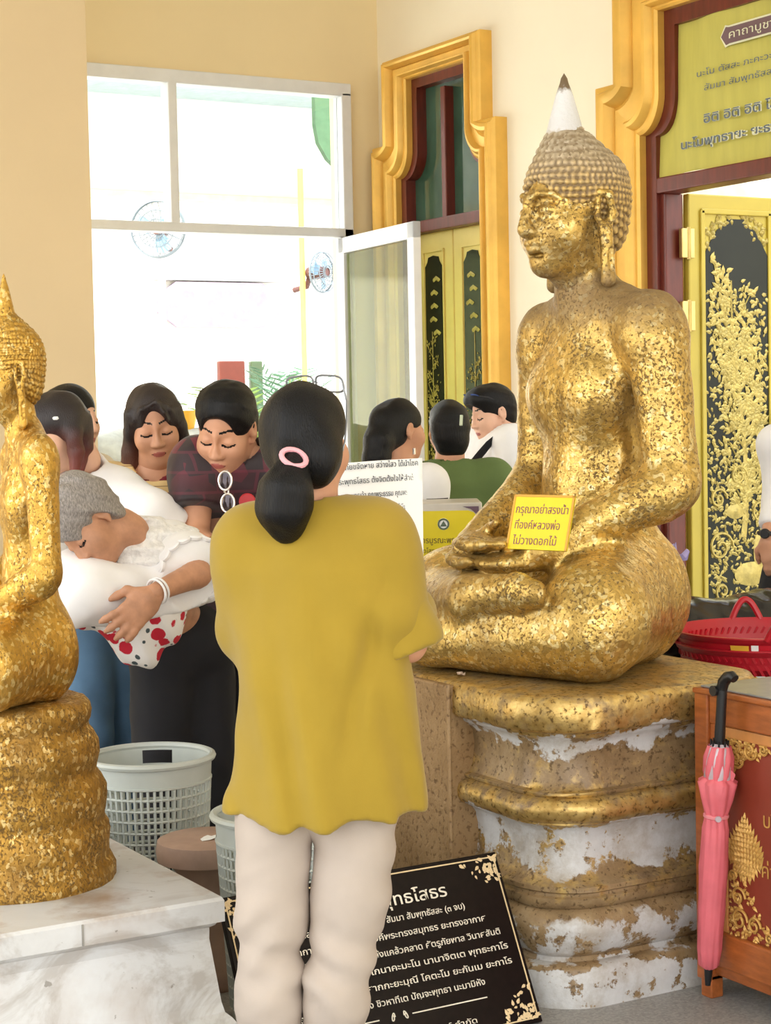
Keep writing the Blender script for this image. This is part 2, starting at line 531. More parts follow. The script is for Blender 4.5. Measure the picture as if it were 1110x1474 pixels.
def fbm(P, s, seed=0):
    """cheap smooth waviness"""
    r = np.random.default_rng(seed); out = np.zeros(len(P))
    for i in range(5):
        w = r.normal(size=3); w /= np.linalg.norm(w)
        out += np.sin(P @ w*s*(1+.35*i)+r.uniform(0, 6.28))/(1+.4*i)
    return out*.33
# ------------------------------------------------------------------ the room
XW, YW = 5.1, 8.75              # the door wall and the window wall
ZC = 4.5
def struct(name, mb, mats, parent=None, smooth=False):
    o = mb.obj(name, mats, parent, smooth)
    if parent is None: o['kind'] = 'structure'
    return o
N = NT('grey_terrazzo')
v = N.vor(160, out='Color'); g = N.sep(v)[0]
N.set(color=N.mix(.6, N.ramp(g, [(0.0, lin((118, 118, 116))), (.5, lin((158, 157, 153))), (1.0, lin((190, 188, 184)))]),
                  N.ramp(N.noise(3), [(.3, lin((140, 139, 136))), (.7, lin((164, 162, 158)))])), rough=.45)
M_['floor'] = N.m
struct('floor', MB().box((0.6, 3.0, -.05), (4.6, 7.0, .05)), M_['floor'])
struct('ceiling', MB().box((.95, 2.6, ZC+.05), (4.25, 6.3, .05)), M_['ceiling'])

# door wall, with two openings; each door sits in one
D1, D2 = 8.095, 5.60            # door centres along the wall
W_ = .12
mb = MB()
def wall_r(y0, y1, z0, z1, m=0): mb.box((XW+W_, (y0+y1)/2, (z0+z1)/2), (W_, (y1-y0)/2, (z1-z0)/2), m=m)
wall_r(-3.5, D2-.80, 0, ZC); wall_r(D2-.80, D2+.80, 3.22, ZC)
wall_r(D2+.80, D1-.43, 0, ZC); wall_r(D1-.43, D1+.43, 3.27, ZC); wall_r(D1+.43, YW+.24, 0, ZC)
struct('wall_right', mb, M_['wall_pale'])
# window wall
mb = MB()
def wall_b(x0, x1, z0, z1): mb.box(((x0+x1)/2, YW+.1, (z0+z1)/2), ((x1-x0)/2, .1, (z1-z0)/2))
WX0, WX1 = 2.2, 4.90
wall_b(-3.3, WX0, 0, ZC); wall_b(WX0, WX1, 3.27, ZC); wall_b(WX1, XW, 0, ZC)
struct('wall_back', mb, M_['wall_warm'])
# pillar whose right edge cuts off the window
pr = PD(131, 300, 8.3)
PYY = pr[1]; PXX = pr[0]
struct('pillar_left', MB().box((PXX-.5, PYY+.2, ZC/2), (.5, .2, ZC/2)), M_['pillar'])
struct('added_pillar_rear_left', MB().box((-2.6, -2.6, ZC/2), (.25, .25, ZC/2)), M_['pillar'])  # three unseen pillars added from here on, to vary reflections in the gold
struct('added_pillar_rear_right', MB().box((2.4, -2.8, ZC/2), (.25, .25, ZC/2)), M_['pillar'])
struct('added_pillar_side', MB().box((-2.9, 2.4, ZC/2), (.25, .25, ZC/2)), M_['pillar'])

# the window: white frame, transom, one mullion, two panes above, open glazed leaf below
mb = MB()
def bar(x0, x1, z0, z1, y=YW-.0, d=.05): mb.box(((x0+x1)/2, y, (z0+z1)/2), ((x1-x0)/2, d, (z1-z0)/2), ch=.006)
bar(WX0, WX1, 3.20, 3.27); bar(WX0, WX1, 2.435, 2.485)
bar(3.815, 3.865, 2.48, 3.21); bar(WX1-.06, WX1, 0, 3.22); bar(WX0, WX0+.06, 0, 3.22)
win = struct('window_1', mb, M_['white_frame'])
mb = MB()
mb.box((WX0+.82, YW+.01, 2.845), (.79, .004, .36)); mb.obj('pane', M_['glass'], win)
mb = MB()
mb.box(((3.865+WX1-.06)/2, YW+.01, 2.845), ((WX1-.06-3.865)/2, .004, .36)); mb.obj('pane', M_['glass'], win)
h0 = np.array([4.83, YW-.03]); h1 = PX(600, 318, 4.74)[:2]
h1 = np.array([4.74, h1[1]])
dl = h1-h0; L = np.linalg.norm(dl); dl /= L
ang = atan2(dl[1], dl[0])
leaf = empty('window_2', (h0[0], h0[1], 0.03), ang, kind='structure')
mb = MB()
T = 2.40
for (x0, x1, z0, z1) in ((0, .075, 0, T), (L-.075, L, 0, T), (0, L, T-.085, T), (0, L, 0, .12)):
    mb.box(((x0+x1)/2, 0, (z0+z1)/2), ((x1-x0)/2, .022, (z1-z0)/2), ch=.005)
mb.obj('leaf_frame', M_['white_frame'], leaf)
MB().box((L/2, 0, T/2), (L/2-.07, .004, T/2-.09)).obj('pane', M_['leaf_glass'], leaf)
hd = MB().tube([(L-.04, -.03, 1.18), (L-.04, -.06, 1.18), (L-.04, -.06, 1.06), (L-.04, -.03, 1.06)], .01)
hd.obj('handle', M_['white_frame'], leaf, True)

# ------------------------------------------------------------------ gilded surrounds of the two doors
def outline(cy, wl, zs, wu, zt, n=10, arc=True, z0=0.0, rr=None):
    """half-width wl up to zs, then in to wu and on to zt; with an arc or a square step: (dy, z) from left foot to right foot"""
    L_ = [(wl, z0), (wl, zs)]
    if arc:
        dw = wl-wu
        for i in range(1, n+1):
            a = pi/2*i/n
            # quarter circle bulging into the opening
            L_.append((wl-dw*(1-cos(a)) if False else wl-dw*sin(a), zs+(rr or dw)*(1-cos(a))))
    else:
        for i in range(1, n+1): L_.append((wl-(wl-wu)*i/n, zs))
    L_.append((wu, zt))
    R_ = [(-y, z) for (y, z) in reversed(L_)]
    return [(cy+y, z) for (y, z) in L_+R_]
def loft(name, paths, mats, parent=None, kind=None):
    """paths: rows of points of equal length, joined in a sheet"""
    n = len(paths[0]); vs = [p for r in paths for p in r]; fs = []
    for i in range(len(paths)-1):
        for k in range(n-1): fs.append((i*n+k, i*n+k+1, (i+1)*n+k+1, (i+1)*n+k))
    o = MB().add(vs, fs).obj(name, mats, parent, True, angle=30)
    if kind: o['kind'] = kind
    return o
def surround(cy, inn, out, name):
    """inn, out = (wl, zs, wu, zt); the moulding lofted between the arched inner and the stepped outer outline"""
    a = outline(cy, *inn, arc=True, rr=inn[4] if len(inn) > 4 else None) if len(inn) == 4 else outline(cy, *inn[:4], arc=True, rr=inn[4])
    b = outline(cy, *out, arc=False)
    prof = [(0.0, -.14), (0.0, .035), (.05, .045), (.10, .045), (.12, .06), (.17, .075), (.23, .078), (.27, .066), (.30, .05), (.36, .052), (.52, .06), (.58, .052),
            (.61, .075), (.67, .098), (.76, .105), (.84, .10), (.88, .085), (.92, .082), (.97, .078), (1.0, .07), (1.0, 0.0)]
    rows = []
    for t, h in prof:
        tt = t
        rows.append([(XW-h, p[0]+(q[0]-p[0])*tt, p[1]+(q[1]-p[1])*tt) for p, q in zip(a, b)])
    return loft(name, rows, M_['gilt'], kind='structure')
s1 = surround(D1, (.425, 2.74, .30, 3.255, .15), (.605, 2.925, .48, 3.372), 'trim_1')
s2 = surround(D2, (.80, 2.68, .665, 3.20, .17), (1.07, 2.925, .94, 3.372), 'trim_2')

def red_frame(name, cy, inn, wid, zt_bar, mull=True):
    a = outline(cy, inn[0], inn[1], inn[2], inn[3], arc=True, rr=inn[4])
    b = outline(cy, inn[0]-wid, inn[1]-.01, inn[2]-wid, inn[3]-wid, arc=True, rr=inn[4])
    x0, x1 = XW+.0, XW+.10
    rows = [[(x1, *p) for p in a], [(x0, *p) for p in a], [(x0, *q) for q in b], [(x1, *q) for q in b]]
    o = loft(name, rows, M_['redwood'], kind='structure')
    return o
door1 = red_frame('door_1', D1, (.43, 2.74, .305, 3.26, .15), .055, 2.45)
mb = MB().box((XW+.05, D1, 2.465), (.055, .38, .032), ch=.005)
mb.box((XW+.05, D1, 2.83), (.045, .022, .345), ch=.005)
mb.obj('transom_bar', M_['redwood'], door1)
N = NT('dark_green_glass')
N.set(color=N.ramp(N.noise(2.2, 3), [(.3, lin((36, 62, 46))), (.7, lin((70, 98, 80)))]), rough=.06, spec=.6)
M_['green_glass'] = N.m
mb = MB()
a = outline(D1, .385, 2.735, .26, 3.21, arc=True, rr=.15, z0=2.49)
mb.prism([(y, z) for y, z in a], (XW+.06, 0, 0), (0, 1, 0), (0, 0, 1), (1, 0, 0), 0, .006)
mb.obj('pane', M_['green_glass'], door1)

# gilt tree on lacquer: trunk, branches, pointed leaves, clouds
def leafshape(mb, c, ax, ay, an, L_, w, th=.004, m=0):
    """a pointed leaf lying along ax"""
    c = np.array(c, float); ax = np.array(ax, float); ay = np.array(ay, float); an = np.array(an, float)
    pts = [(0, 0), (.25, .5), (.6, .42), (1, 0), (.6, -.42), (.25, -.5)]
    vs = [c+ax*u*L_+ay*v*w for u, v in pts]+[c+ax*.45*L_+an*th]
    fs = [(i, (i+1) % 6, 6) for i in range(6)]
    mb.add(vs, fs, m)
def gilt_tree(mb, org, ax, az, an, w, h, rng, dens=1.0, clouds=False, foot=0.0, lean=1):
    org = np.array(org, float); ax = np.array(ax, float); az = np.array(az, float); an = np.array(an, float)
    P = lambda u, v, t=.002: org+ax*u+az*v+an*t
    def stroke(pts, r0, r1):
        n = len(pts); vs = []
        for i, p in enumerate(pts):
            q0 = np.array(pts[max(i-1, 0)]); q1 = np.array(pts[min(i+1, n-1)]); d = q1-q0; d = d/(np.linalg.norm(d)+1e-9)
            r = r0+(r1-r0)*i/(n-1); nn = np.array([-d[1], d[0]])
            vs += [P(p[0]+nn[0]*r, p[1]+nn[1]*r, .001), P(p[0], p[1], .004), P(p[0]-nn[0]*r, p[1]-nn[1]*r, .001)]
        fs = []
        for i in range(n-1):
            fs += [(3*i, 3*i+1, 3*i+4, 3*i+3), (3*i+1, 3*i+2, 3*i+5, 3*i+4)]
        mb.add(vs, fs)
    top = h*(.80 if clouds else .90)
    tr = [(lean*w*.13*sin(4.2*t+.6)*(1-.3*t), foot+(top-foot)*t) for t in np.linspace(0, 1, 24)]
    stroke(tr, w*.045, w*.012)
    for i in range(int(26*dens)):
        t = rng.uniform(.12, .97); j = int(t*23); p = tr[j]; sgn = rng.choice([-1, 1])
        l = w*rng.uniform(.25, .42)
        br = [(p[0]+sgn*l*s_*(1-.2*s_), p[1]+l*1.1*s_) for s_ in np.linspace(0, 1, 6)]
        br = [(max(-w*.46, min(w*.46, a_)), min(b_, top*1.04)) for a_, b_ in br]
        stroke(br, w*.018, w*.006)
        for q in range(int(7*dens)):
            b = br[rng.integers(1, 6)]; an_ = rng.uniform(0, 2*pi); Ls = w*rng.uniform(.07, .13)
            c = (b[0]+rng.normal()*w*.05, b[1]+rng.normal()*w*.08)
            if abs(c[0]) > w*.44: continue
            d1 = ax*cos(an_)+az*sin(an_); d2 = -ax*sin(an_)+az*cos(an_)
            leafshape(mb, P(*c), d1, d2, an, Ls, Ls*.5)
    for q in range(int(90*dens)):
        c = (rng.uniform(-.44, .44)*w, foot+rng.uniform(.02, .86)*(h-foot)*(.8 if clouds else 1)); an_ = rng.uniform(0, 2*pi); Ls = w*rng.uniform(.06, .11)
        d1 = ax*cos(an_)+az*sin(an_); d2 = -ax*sin(an_)+az*cos(an_)
        leafshape(mb, P(*c), d1, d2, an, Ls, Ls*.5)
    if clouds:
        for q in range(5):
            c = (rng.uniform(-.25, .25)*w, h*(.80+.035*q))
            for z in range(5):
                leafshape(mb, P(c[0]+(z-2)*w*.07, c[1]+abs(z-2)*-w*.03), ax, az, an, w*.2, w*.14)
rng = np.random.default_rng(3)
AX, AZ, AN = np.array([0, -1.0, 0]), np.array([0, 0, 1.0]), np.array([-1.0, 0, 0])
def lacquer_panel(parent, cx, cy, z0, z1, w, x, relief_dens, lean=1):
    """arched lacquer panel on a leaf whose face lies in x"""
    ach = [(-w/2, z0), (w/2, z0), (w/2, z1-w*.35), (w*.36, z1-w*.2), (w*.30, z1-w*.05), (0, z1), (-w*.30, z1-w*.05), (-w*.36, z1-w*.2), (-w/2, z1-w*.35)]
    mb = MB().prism(ach, (x, cy, 0), AX, AZ, AN, 0, .005)
    p = mb.obj('lacquer_panel', M_['lacquer'], parent)
    mb = MB()
    gilt_tree(mb, (x-.006, cy, z0), AX, AZ, AN, w, z1-z0, rng, relief_dens, True, .02, lean)
    mb.obj('gilt_tree_relief', M_['relief'], p)
# closed pair of leaves of the far door
for sgn in (1, -1):
    cy = D1+sgn*.192
    mb = MB().box((XW+.075, cy, 1.225), (.02, .188, 1.21), ch=.006)
    # raised rails round the panel
    for (dy, w, z0, z1) in ((.10, .012, .25, 2.33), (-.10, .012, .25, 2.33)):
        mb.box((XW+.052, cy+dy, (z0+z1)/2), (.006, w/2, (z1-z0)/2), ch=.003)
    mb.box((XW+.052, cy, 2.335), (.006, .106, .006)); mb.box((XW+.052, cy, .25), (.006, .106, .006))
    lf = mb.obj('door_leaf', M_['leaf_yellow'], door1)
    lf['label'] = 'yellow door leaf with a narrow gilt tree panel'
    lacquer_panel(lf, 0, cy, .28, 2.31, .165, XW+.0545, 1.9, sgn)
mb = MB()
for z in (2.2, 1.95): mb.tube([(XW+.03, D1-.375, z-.07), (XW+.03, D1-.375, z+.07)], .012)
mb.obj('hinge', M_['redwood'], door1, True)

# near door: red frame, banner in the fanlight, one leaf open into the room beyond
door2 = red_frame('door_2', D2, (.805, 2.68, .67, 3.205, .17), .075, 2.45)
MB().box((XW+.05, D2, 2.452), (.06, .72, .034), ch=.006).obj('transom_bar', M_['redwood'], door2)
mb = MB()
for s_ in (1, -1): mb.box((XW+.07, D2+s_*.735, 1.21), (.05, .04, 1.21), ch=.006)
mb.obj('jamb', M_['redwood'], door2)
HX, HY = XW+.135, D2+.675
LW = .54
lf = empty('door_3', (HX, HY, 0), 0, kind='structure')
mb = MB().box((LW/2, .02, 1.215), (LW/2, .02, 1.205), ch=.006)
lw = .37
for dx in (-lw/2-.012, lw/2+.012): mb.box((LW/2+dx, -.004, 1.35), (.012, .008, 1.0), ch=.004)
mb.box((LW/2, -.004, 2.345), (lw/2+.02, .008, .012), ch=.004); mb.box((LW/2, -.004, .36), (lw/2+.02, .008, .012), ch=.004)
leafm = mb.obj('door_leaf', M_['leaf_olive'], lf)
BX, BN = np.array([1.0, 0, 0]), np.array([0, -1.0, 0])
z0, z1, w = .38, 2.325, lw
ach = [(-w/2, z0), (w/2, z0), (w/2, z1-.17), (w*.40, z1-.11), (w*.30, z1-.06), (w*.16, z1-.03), (.05, z1-.01), (-.05, z1-.01), (-w*.16, z1-.03), (-w*.30, z1-.06), (-w*.40, z1-.11), (-w/2, z1-.17)]
pan = MB().prism(ach, (LW/2, -.001, 0), BX, AZ, BN, 0, .004).obj('lacquer_panel', M_['lacquer'], lf)
mb = MB()
gilt_tree(mb, (LW/2, -.006, z0), BX, AZ, BN, w, z1-z0-.1, rng, 2.2, False, .5)
for q in range(1200):       # the low scrub of leaves and scrolls
    u = rng.uniform(-.47, .47)*w; v = rng.uniform(.0, .84)*(z1-z0); a_ = rng.uniform(0, 2*pi)
    if v > .75 and rng.uniform() < .35 : continue
    d1 = BX*cos(a_)+AZ*sin(a_); d2 = -BX*sin(a_)+AZ*cos(a_); Ls = rng.uniform(.018, .036)
    leafshape(mb, np.array([LW/2+u, -.006, z0+v]), d1, d2, BN, Ls, Ls*.5)
# a long-necked bird among the scrolls
def blob(mb, cx, cz, rx, rz, n=20):
    vs = [np.array([LW/2+cx+rx*cos(2*pi*i/n), -.008, z0+cz+rz*sin(2*pi*i/n)]) for i in range(n)]+[np.array([LW/2+cx, -.016, z0+cz])]
    mb.add(vs, [(i, (i+1) % n, n) for i in range(n)])
blob(mb, .07, .33, .10, .055); blob(mb, -.02, .62, .055, .035); blob(mb, .12, .43, .035, .09); blob(mb, .05, .12, .02, .14); blob(mb, .11, .10, .02, .14)
for (cx, cz, r0, turn) in ((-.11, .46, .075, 1), (.13, .62, .06, -1), (-.1, .26, .05, -1), (0, .78, .05, 1), (-.12, .68, .05, 1)):
    mb.tube([(LW/2+cx+r0*(1-t*.8)*cos(turn*t*9), -.007, z0+cz+r0*(1-t*.8)*sin(turn*t*9)) for t in np.linspace(0, 1, 26)], .007, 6)
mb.obj('gilt_tree_relief', M_['relief'], lf)
mb = MB()
for sgn in (-1, 1):          # pierced spandrels over the arch
    for i in range(26):
        t = i/25; u = sgn*(w/2-.01-.17*t**1.2*rng.uniform(.6, 1)); v = z1-.005-.15*(1-t)*rng.uniform(.3, 1)
        a_ = rng.uniform(0, 2*pi); leafshape(mb, (LW/2+u, -.003, v), BX*cos(a_)+AZ*sin(a_), -BX*sin(a_)+AZ*cos(a_), BN, .035, .022, .008)
mb.obj('gilt_spandrel', M_['relief'], lf)
for z in (2.2, 1.88):
    mb = MB().box((-.035, -.005, z), (.016, .012, .065), ch=.003).box((.012, -.008, z), (.012, .004, .065), ch=.002)
    mb.tube([(-.012, -.012, z-.07), (-.012, -.012, z+.07)], .009, 8)
    mb.obj('hinge', M_['brass'], lf)
MB().tube([(LW-.05, -.02, 1.45), (LW-.05, -.05, 1.43), (LW-.05, -.05, 1.05), (LW-.05, -.02, 1.03)], .016).obj('pull_handle', M_['redwood'], lf, True)

# what shows of the hall beyond the open door
struct('wall_inner', MB().box((7.4, 7.0, 2.2), (2.1, .1, 2.2)), mat('inner_hall_paint', (224, 220, 196), .7))
struct('wall_far', MB().box((9.5, 4.9, 2.2), (.1, 2.2, 2.2)), mat('far_hall_paint', (206, 196, 166), .7))
struct('floor_inner', MB().box((7.4, 4.9, -.05), (2.2, 2.2, .05)), M_['floor'])

# ------------------------------------------------------------------ outside the window
M_['ext_white'] = mat('sunlit_white_wall', (244, 242, 238), .8, var=.01, scale=1)
struct('ground_outside', MB().box((6, 22, -.08), (16, 13.2, .04)), mat('pale_paving', (226, 222, 214), .8))
EXT_Y = 15.5
struct('wall_outside', MB().box((7, EXT_Y+.2, 3.0), (9, .2, 3.0)), M_['ext_white'])
mb = MB()
for i in range(26): mb.box((5.0, EXT_Y-1.2+i*.048, 4.40), (7, .020, .012))
mb.box((5.0, EXT_Y-.6, 4.45), (7.5, .62, .03))
struct('roof_outside', mb, mat('pale_blue_soffit', (170, 186, 192), .7))
struct('trim_outside', MB().box((7, EXT_Y-.05, 3.48), (9, .06, .035), ch=.01), mat('cream_band', (240, 222, 184), .7))
# ------------------------------------------------------------------ the gilded seated figures
M_['gold_big'] = gold_leaf('gold_leaf_flaking', dust=(.80, 1.20, .75, .12, [(0.0, 0.0), (.25, .1), (.45, .75), (.62, .8), (.74, .1), (1.0, 0.0)]))
N = NT('gilt_curls')
pt_ = N.n('ShaderNodeNewGeometry').outputs['Pointiness']
wear = N.math('ADD', pt_, N.math('MULTIPLY', N.math('SUBTRACT', N.noise(40, 4), .5), .10))
z_ = N.math('ADD', N.sep()[2], N.math('MULTIPLY', N.math('SUBTRACT', N.noise(14, 4), .5), .06))
tipc = N.mix(N.ramp(N.math('DIVIDE', N.math('SUBTRACT', z_, 1.30), .12, True), [(0.0, 0.0), (1.0, 1.0)]), lin((214, 180, 112)), lin((206, 192, 168)))
base_ = N.mix(N.ramp(N.math('DIVIDE', N.math('SUBTRACT', z_, 1.26), .12, True), [(0.0, 0.0), (1.0, 1.0)]), lin((122, 94, 54)), lin((142, 122, 92)))
wf = N.ramp(wear, [(.48, 0.0), (.56, 1.0)])
N.set(color=N.mix(wf, base_, tipc), rough=.45, metal=N.math('MULTIPLY', wf, .45))
N.bump(N.noise(80, 4), .35)
M_['gold_hair'] = N.m
M_['gold_small'] = gold_leaf('gold_leaf_bright', base=(204, 160, 74), pale=(246, 224, 156), fleck=.40, scale=60, rough=.34, bump=.5)
M_['gold_small_base'] = gold_leaf('gold_leaf_worn', base=(180, 138, 64), pale=(240, 212, 146), brown=(104, 76, 36), fleck=.45, scale=55, rough=.42, bump=.6)
N = NT('flaking_white_spire')
zs = N.math('ADD', N.sep()[2], N.math('MULTIPLY', N.noise(60, 4), .05))
N.set(color=N.ramp(N.math('DIVIDE', N.math('SUBTRACT', zs, 1.44), .20, True),
      [(0.0, lin((150, 128, 96))), (.17, lin((176, 156, 124))), (.28, lin((214, 213, 214))), (.80, lin((222, 222, 224))), (.88, lin((112, 92, 66)))]), rough=.5)
N.bump(N.noise(70, 4), .4)
M_['spire'] = N.m

def statue_meshes():
    P = lambda f, l, z: np.array([-l, f, z])
    b = Sdf(); b.box0 = ((-.75, -.5, 0), (.75, .9, 1.2))
    # torso
    b.ell(P(-.02, .01, .83), (.195, .13, .17), k=.05)
    b.ell(P(-.01, .01, .62), (.170, .125, .23), k=.08)
    b.ell(P(-.01, 0, .40), (.185, .135, .20), k=.08)
    b.ell(P(.0, 0, .22), (.225, .19, .18), k=.08)
    for s in (1, -1):
        sw, ew = (.268, .333) if s > 0 else (.226, .266)
        b.ell(P(.050, s*.095, .745), (.105, .066, .085), k=.08)     # chest
        b.cap(P(-.02, s*.05, .985), P(-.02, s*(sw-.04), .925), .085, .085, k=.06)
        b.ell(P(-.02, s*sw, .895), (.086, .095, .115), k=.05)       # shoulder
        b.cap(P(-.02, s*(sw+.012), .87), P(-.02, s*ew, .51), .084, .072, k=.02)
        b.cap(P(-.02, s*ew, .51), P(.02, s*(ew-.006), .475), .073, .07, k=.02)
        b.cap(P(.0, s*(ew-.004), .49), P(.29, s*.165, .335), .076, .048, k=.03)
    b.cap(P(.0, 0, 1.0), P(.03, 0, 1.13), .082, .075, k=.05)
    for z in (1.045, 1.075): b.cap(P(.02, .03, z), P(.02, -.03, z), .058, .058, k=.012)
    # seat and legs
    for s in (1, -1):
        b.ecap(P(-.02, s*.085, .20), P(.235, s*.335, .165), .20, .155, (0, 0, 1), .95, k=.05)
        b.ell(P(-.05, s*.105, .17), (.165, .16, .17), k=.05)
    b.cap(P(.275, .35, .128), P(.47, -.10, .085), .128, .075, k=.03)
    b.cap(P(.47, -.10, .085), P(.42, -.34, .09), .07, .06, k=.04)
    b.cap(P(.28, -.36, .15), P(.45, .06, .205), .12, .066, k=.02)
    b.ecap(P(.45, .06, .215), P(.425, .25, .238), .062, .05, (0, 0, 1), .8, k=.015)
    b.ecap(P(.425, .25, .238), P(.415, .315, .238), .05, .034, (0, 0, 1), .75, k=.012)
    b.ell(P(.22, 0, .14), (.30, .24, .10), k=.03)
    # hands, right over left, palms up, five fingers each
    def hand(s, zz, f0):
        b.ell(P(f0, s*.115, zz), (.062, .045, .026), k=.03)
        b.ell(P(f0+.035, s*.06, zz), (.07, .06, .024), k=.03)
        for q in range(4):
            f = f0-.01+.033*q
            ln = (.135, .15, .145, .12)[q]
            b.chain([P(f+.012, s*.03, zz+.004), P(f+.015, s*(.03-ln*.45), zz-.002), P(f+.006, s*(.03-ln*.8), zz+.004), P(f, s*(.03-ln), zz+.008)], [.0185, .0175, .016, .012], k=.008)
        b.chain([P(f0-.02, s*.12, zz+.012), P(f0-.03, s*.07, zz+.04), P(f0-.015, s*.02, zz+.055)], [.02, .017, .013], k=.01)
    hand(1, .300, .33); hand(-1, .345, .32)
    b.ell(P(.36, 0, .235), (.12, .07, .035), k=.03)
    # band of the robe over the left shoulder
    b.plane((0, 0, 0.0), (0, 0, -1), k=.01)
    bumps = lambda Q: .004*fbm(Q, 18, 1)+.0022*fbm(Q, 70, 2)
    bv = b.part(.0085, bumps, .01)
    # head, built about its own centre
    S = 1.49; c = np.array([0, .05, 1.255]); R = look_basis((0, 1, -.06))
    T = lambda x, y, z: c + (np.array([x, y, z])*S) @ R
    h = Sdf(); h.box0 = ((-.3, -.25, 1.0), (.3, .35, 1.6))
    def E(x, y, z, rx, ry, rz, k=.02, op='u'): h.ell(T(x, y, z), np.array([rx, ry, rz])*S, R, k*S, op)
    def C(a, bb, ra, rb, k=.02, op='u'): h.cap(T(*a), T(*bb), ra*S, rb*S, k*S, op)
    E(0, -.012, .03, .079, .094, .085); E(0, .03, -.035, .066, .066, .085, .03); E(0, .035, -.075, .048, .05, .045, .03)
    E(0, .076, -.098, .02, .016, .016, .03)
    for s in (1, -1):
        E(s*.042, .052, -.035, .032, .032, .036, .03)
        E(s*.032, .098, .004, .024, .014, .013, .02, 's')
        E(s*.031, .079, .000, .023, .013, .012, .006)
        pts = [(s*.006, .098, .018), (s*.024, .094, .031), (s*.045, .079, .027), (s*.060, .058, .014)]
        for i in range(3): C(pts[i], pts[i+1], .0055, .0045, .008)
        C((s*.012, .088, -.006), (s*.05, .072, -.004), .0024, .002, .003)
        E(s*.011, .100, -.038, .010, .011, .008, .01)
        C((s*.083, .002, .026), (s*.091, -.016, .020), .008, .008, .006); C((s*.091, -.016, .020), (s*.091, -.022, -.015), .008, .008, .006)
        C((s*.091, -.022, -.015), (s*.087, -.006, -.045), .008, .009, .006); C((s*.083, .002, .026), (s*.082, .006, -.02), .006, .006, .006)
        C((s*.082, .004, -.02), (s*.086, -.004, -.05), .006, .009, .006)
        C((s*.086, -.008, -.045), (s*.086, -.008, -.135), .0125, .014, .008)
        E(s*.098, -.007, -.10, .006, .005, .022, .006, 's')
    C((0, .095, .024), (0, .113, -.030), .0075, .0125, .014)
    E(0, .108, -.036, .013, .012, .010, .01)
    E(0, .094, -.058, .027, .013, .0065, .008); E(0, .093, -.069, .020, .012, .0065, .006)
    E(0, .083, -.080, .02, .01, .006, .012, 's')
    C((0, -.012, -.07), (0, -.018, -.13), .052, .055, .03)
    hv = h.part(.0055, lambda Q: .0016*fbm(Q, 90, 3), .004)
    # hair cap of snail curls
    g = Sdf(); g.box0 = ((-.3, -.3, 1.0), (.3, .35, 1.7))
    sc = T(0, -.014, .034)
    g.ell(sc, np.array([.086, .101, .090])*S, R, .02)
    g.ell(T(0, -.05, -.03), np.array([.066, .05, .06])*S, R, .05)
    tz = np.array([0, .058, 0])
    g.cap((0, .052, 1.355), (0, .062, 1.395), .108, .083, k=.04)
    g.cap((0, .062, 1.395), (0, .070, 1.445), .080, .044, k=.03)
    g.ell(T(0, .11, -.07), np.array([.088, .080, .138])*S, R, .01, 's')
    for s in (1, -1): g.ell(T(s*.09, .02, -.06), np.array([.03, .042, .085])*S, R, .01, 's')
    g.plane((0, 0, 1.115), (0, 0, -1), k=.01)
    def curls(Q):
        Q = Q+.0045*np.stack([fbm(Q, 34, 11), fbm(Q, 34, 12), fbm(Q, 34, 13)], 1); q = Q-sc; r = np.linalg.norm(q, axis=1)+1e-9
        ph = np.arccos(np.clip(q[:, 2]/r, -1, 1)); th = np.arctan2(q[:, 1], q[:, 0])
        d = .128
        i = np.floor(ph/d); pc = (i+.5)*d; n = np.maximum(np.round(2*pi*np.sin(pc)/d), 3)
        u = th/(2*pi)*n+.5*(i % 2); du = (u-np.floor(u)-.5)/n*2*pi*np.sin(pc); dp = ph-pc
        b1 = np.maximum(0, 1-(du*du+dp*dp)/(d*.5)**2)
        # rings on the topknot
        dz = .021; a = np.arctan2(Q[:, 1]-.066, Q[:, 0]); rr = np.hypot(Q[:, 1]-.066, Q[:, 0])
        j = np.floor(Q[:, 2]/dz); zc = (j+.5)*dz; m = np.round(2*pi*np.maximum(rr, .03)/.028)
        w = a/(2*pi)*m+.5*(j % 2); dw = (w-np.floor(w)-.5)/np.maximum(m, 1)*2*pi*rr
        b2 = np.maximum(0, 1-(dw*dw+(Q[:, 2]-zc)**2)/(.0125)**2)
        t = np.clip((Q[:, 2]-1.375)/.02, 0, 1)
        return .002*fbm(Q, 60, 4)-.0095*np.sqrt(b1)*(1-t)-.007*np.sqrt(b2)*t
    gv = g.part(.005, curls, .016, smooth=1)
    return bv, hv, gv
BV, HV, GV = statue_meshes()
def join(*parts):
    V = np.zeros((0, 3)); Q = np.zeros((0, 4), int); I = np.zeros(0, int)
    for v, q, i in parts: Q = np.vstack([Q, q+len(V)]); V = np.vstack([V, v]); I = np.concatenate([I, i])
    return V, Q, I
V, Q, I = join(BV, HV)
big = mesh_obj('seated_statue', V, Q, M_['gold_big'], None, True, I, loc=(3.05, 4.09, .78), rz=pi/2)
prop(big, 'large gold-leafed seated statue with a white spire on a square pedestal', 'statue')
hair = mesh_obj('curled_hair', GV[0], GV[1], M_['gold_hair'], big, True)
hair['label'] = 'dusty brown cap of snail curls'
sp = MB().lathe([(.052, 1.43), (.056, 1.448), (.051, 1.47), (.046, 1.49), (.035, 1.53), (.024, 1.57), (.012, 1.602), (.009, 1.615), (.0, 1.63)], 40, (0, .073, 0))
sp = sp.obj('crown_spire', M_['spire'], big, True); sp['label'] = 'flaking white spire with a bare tip'

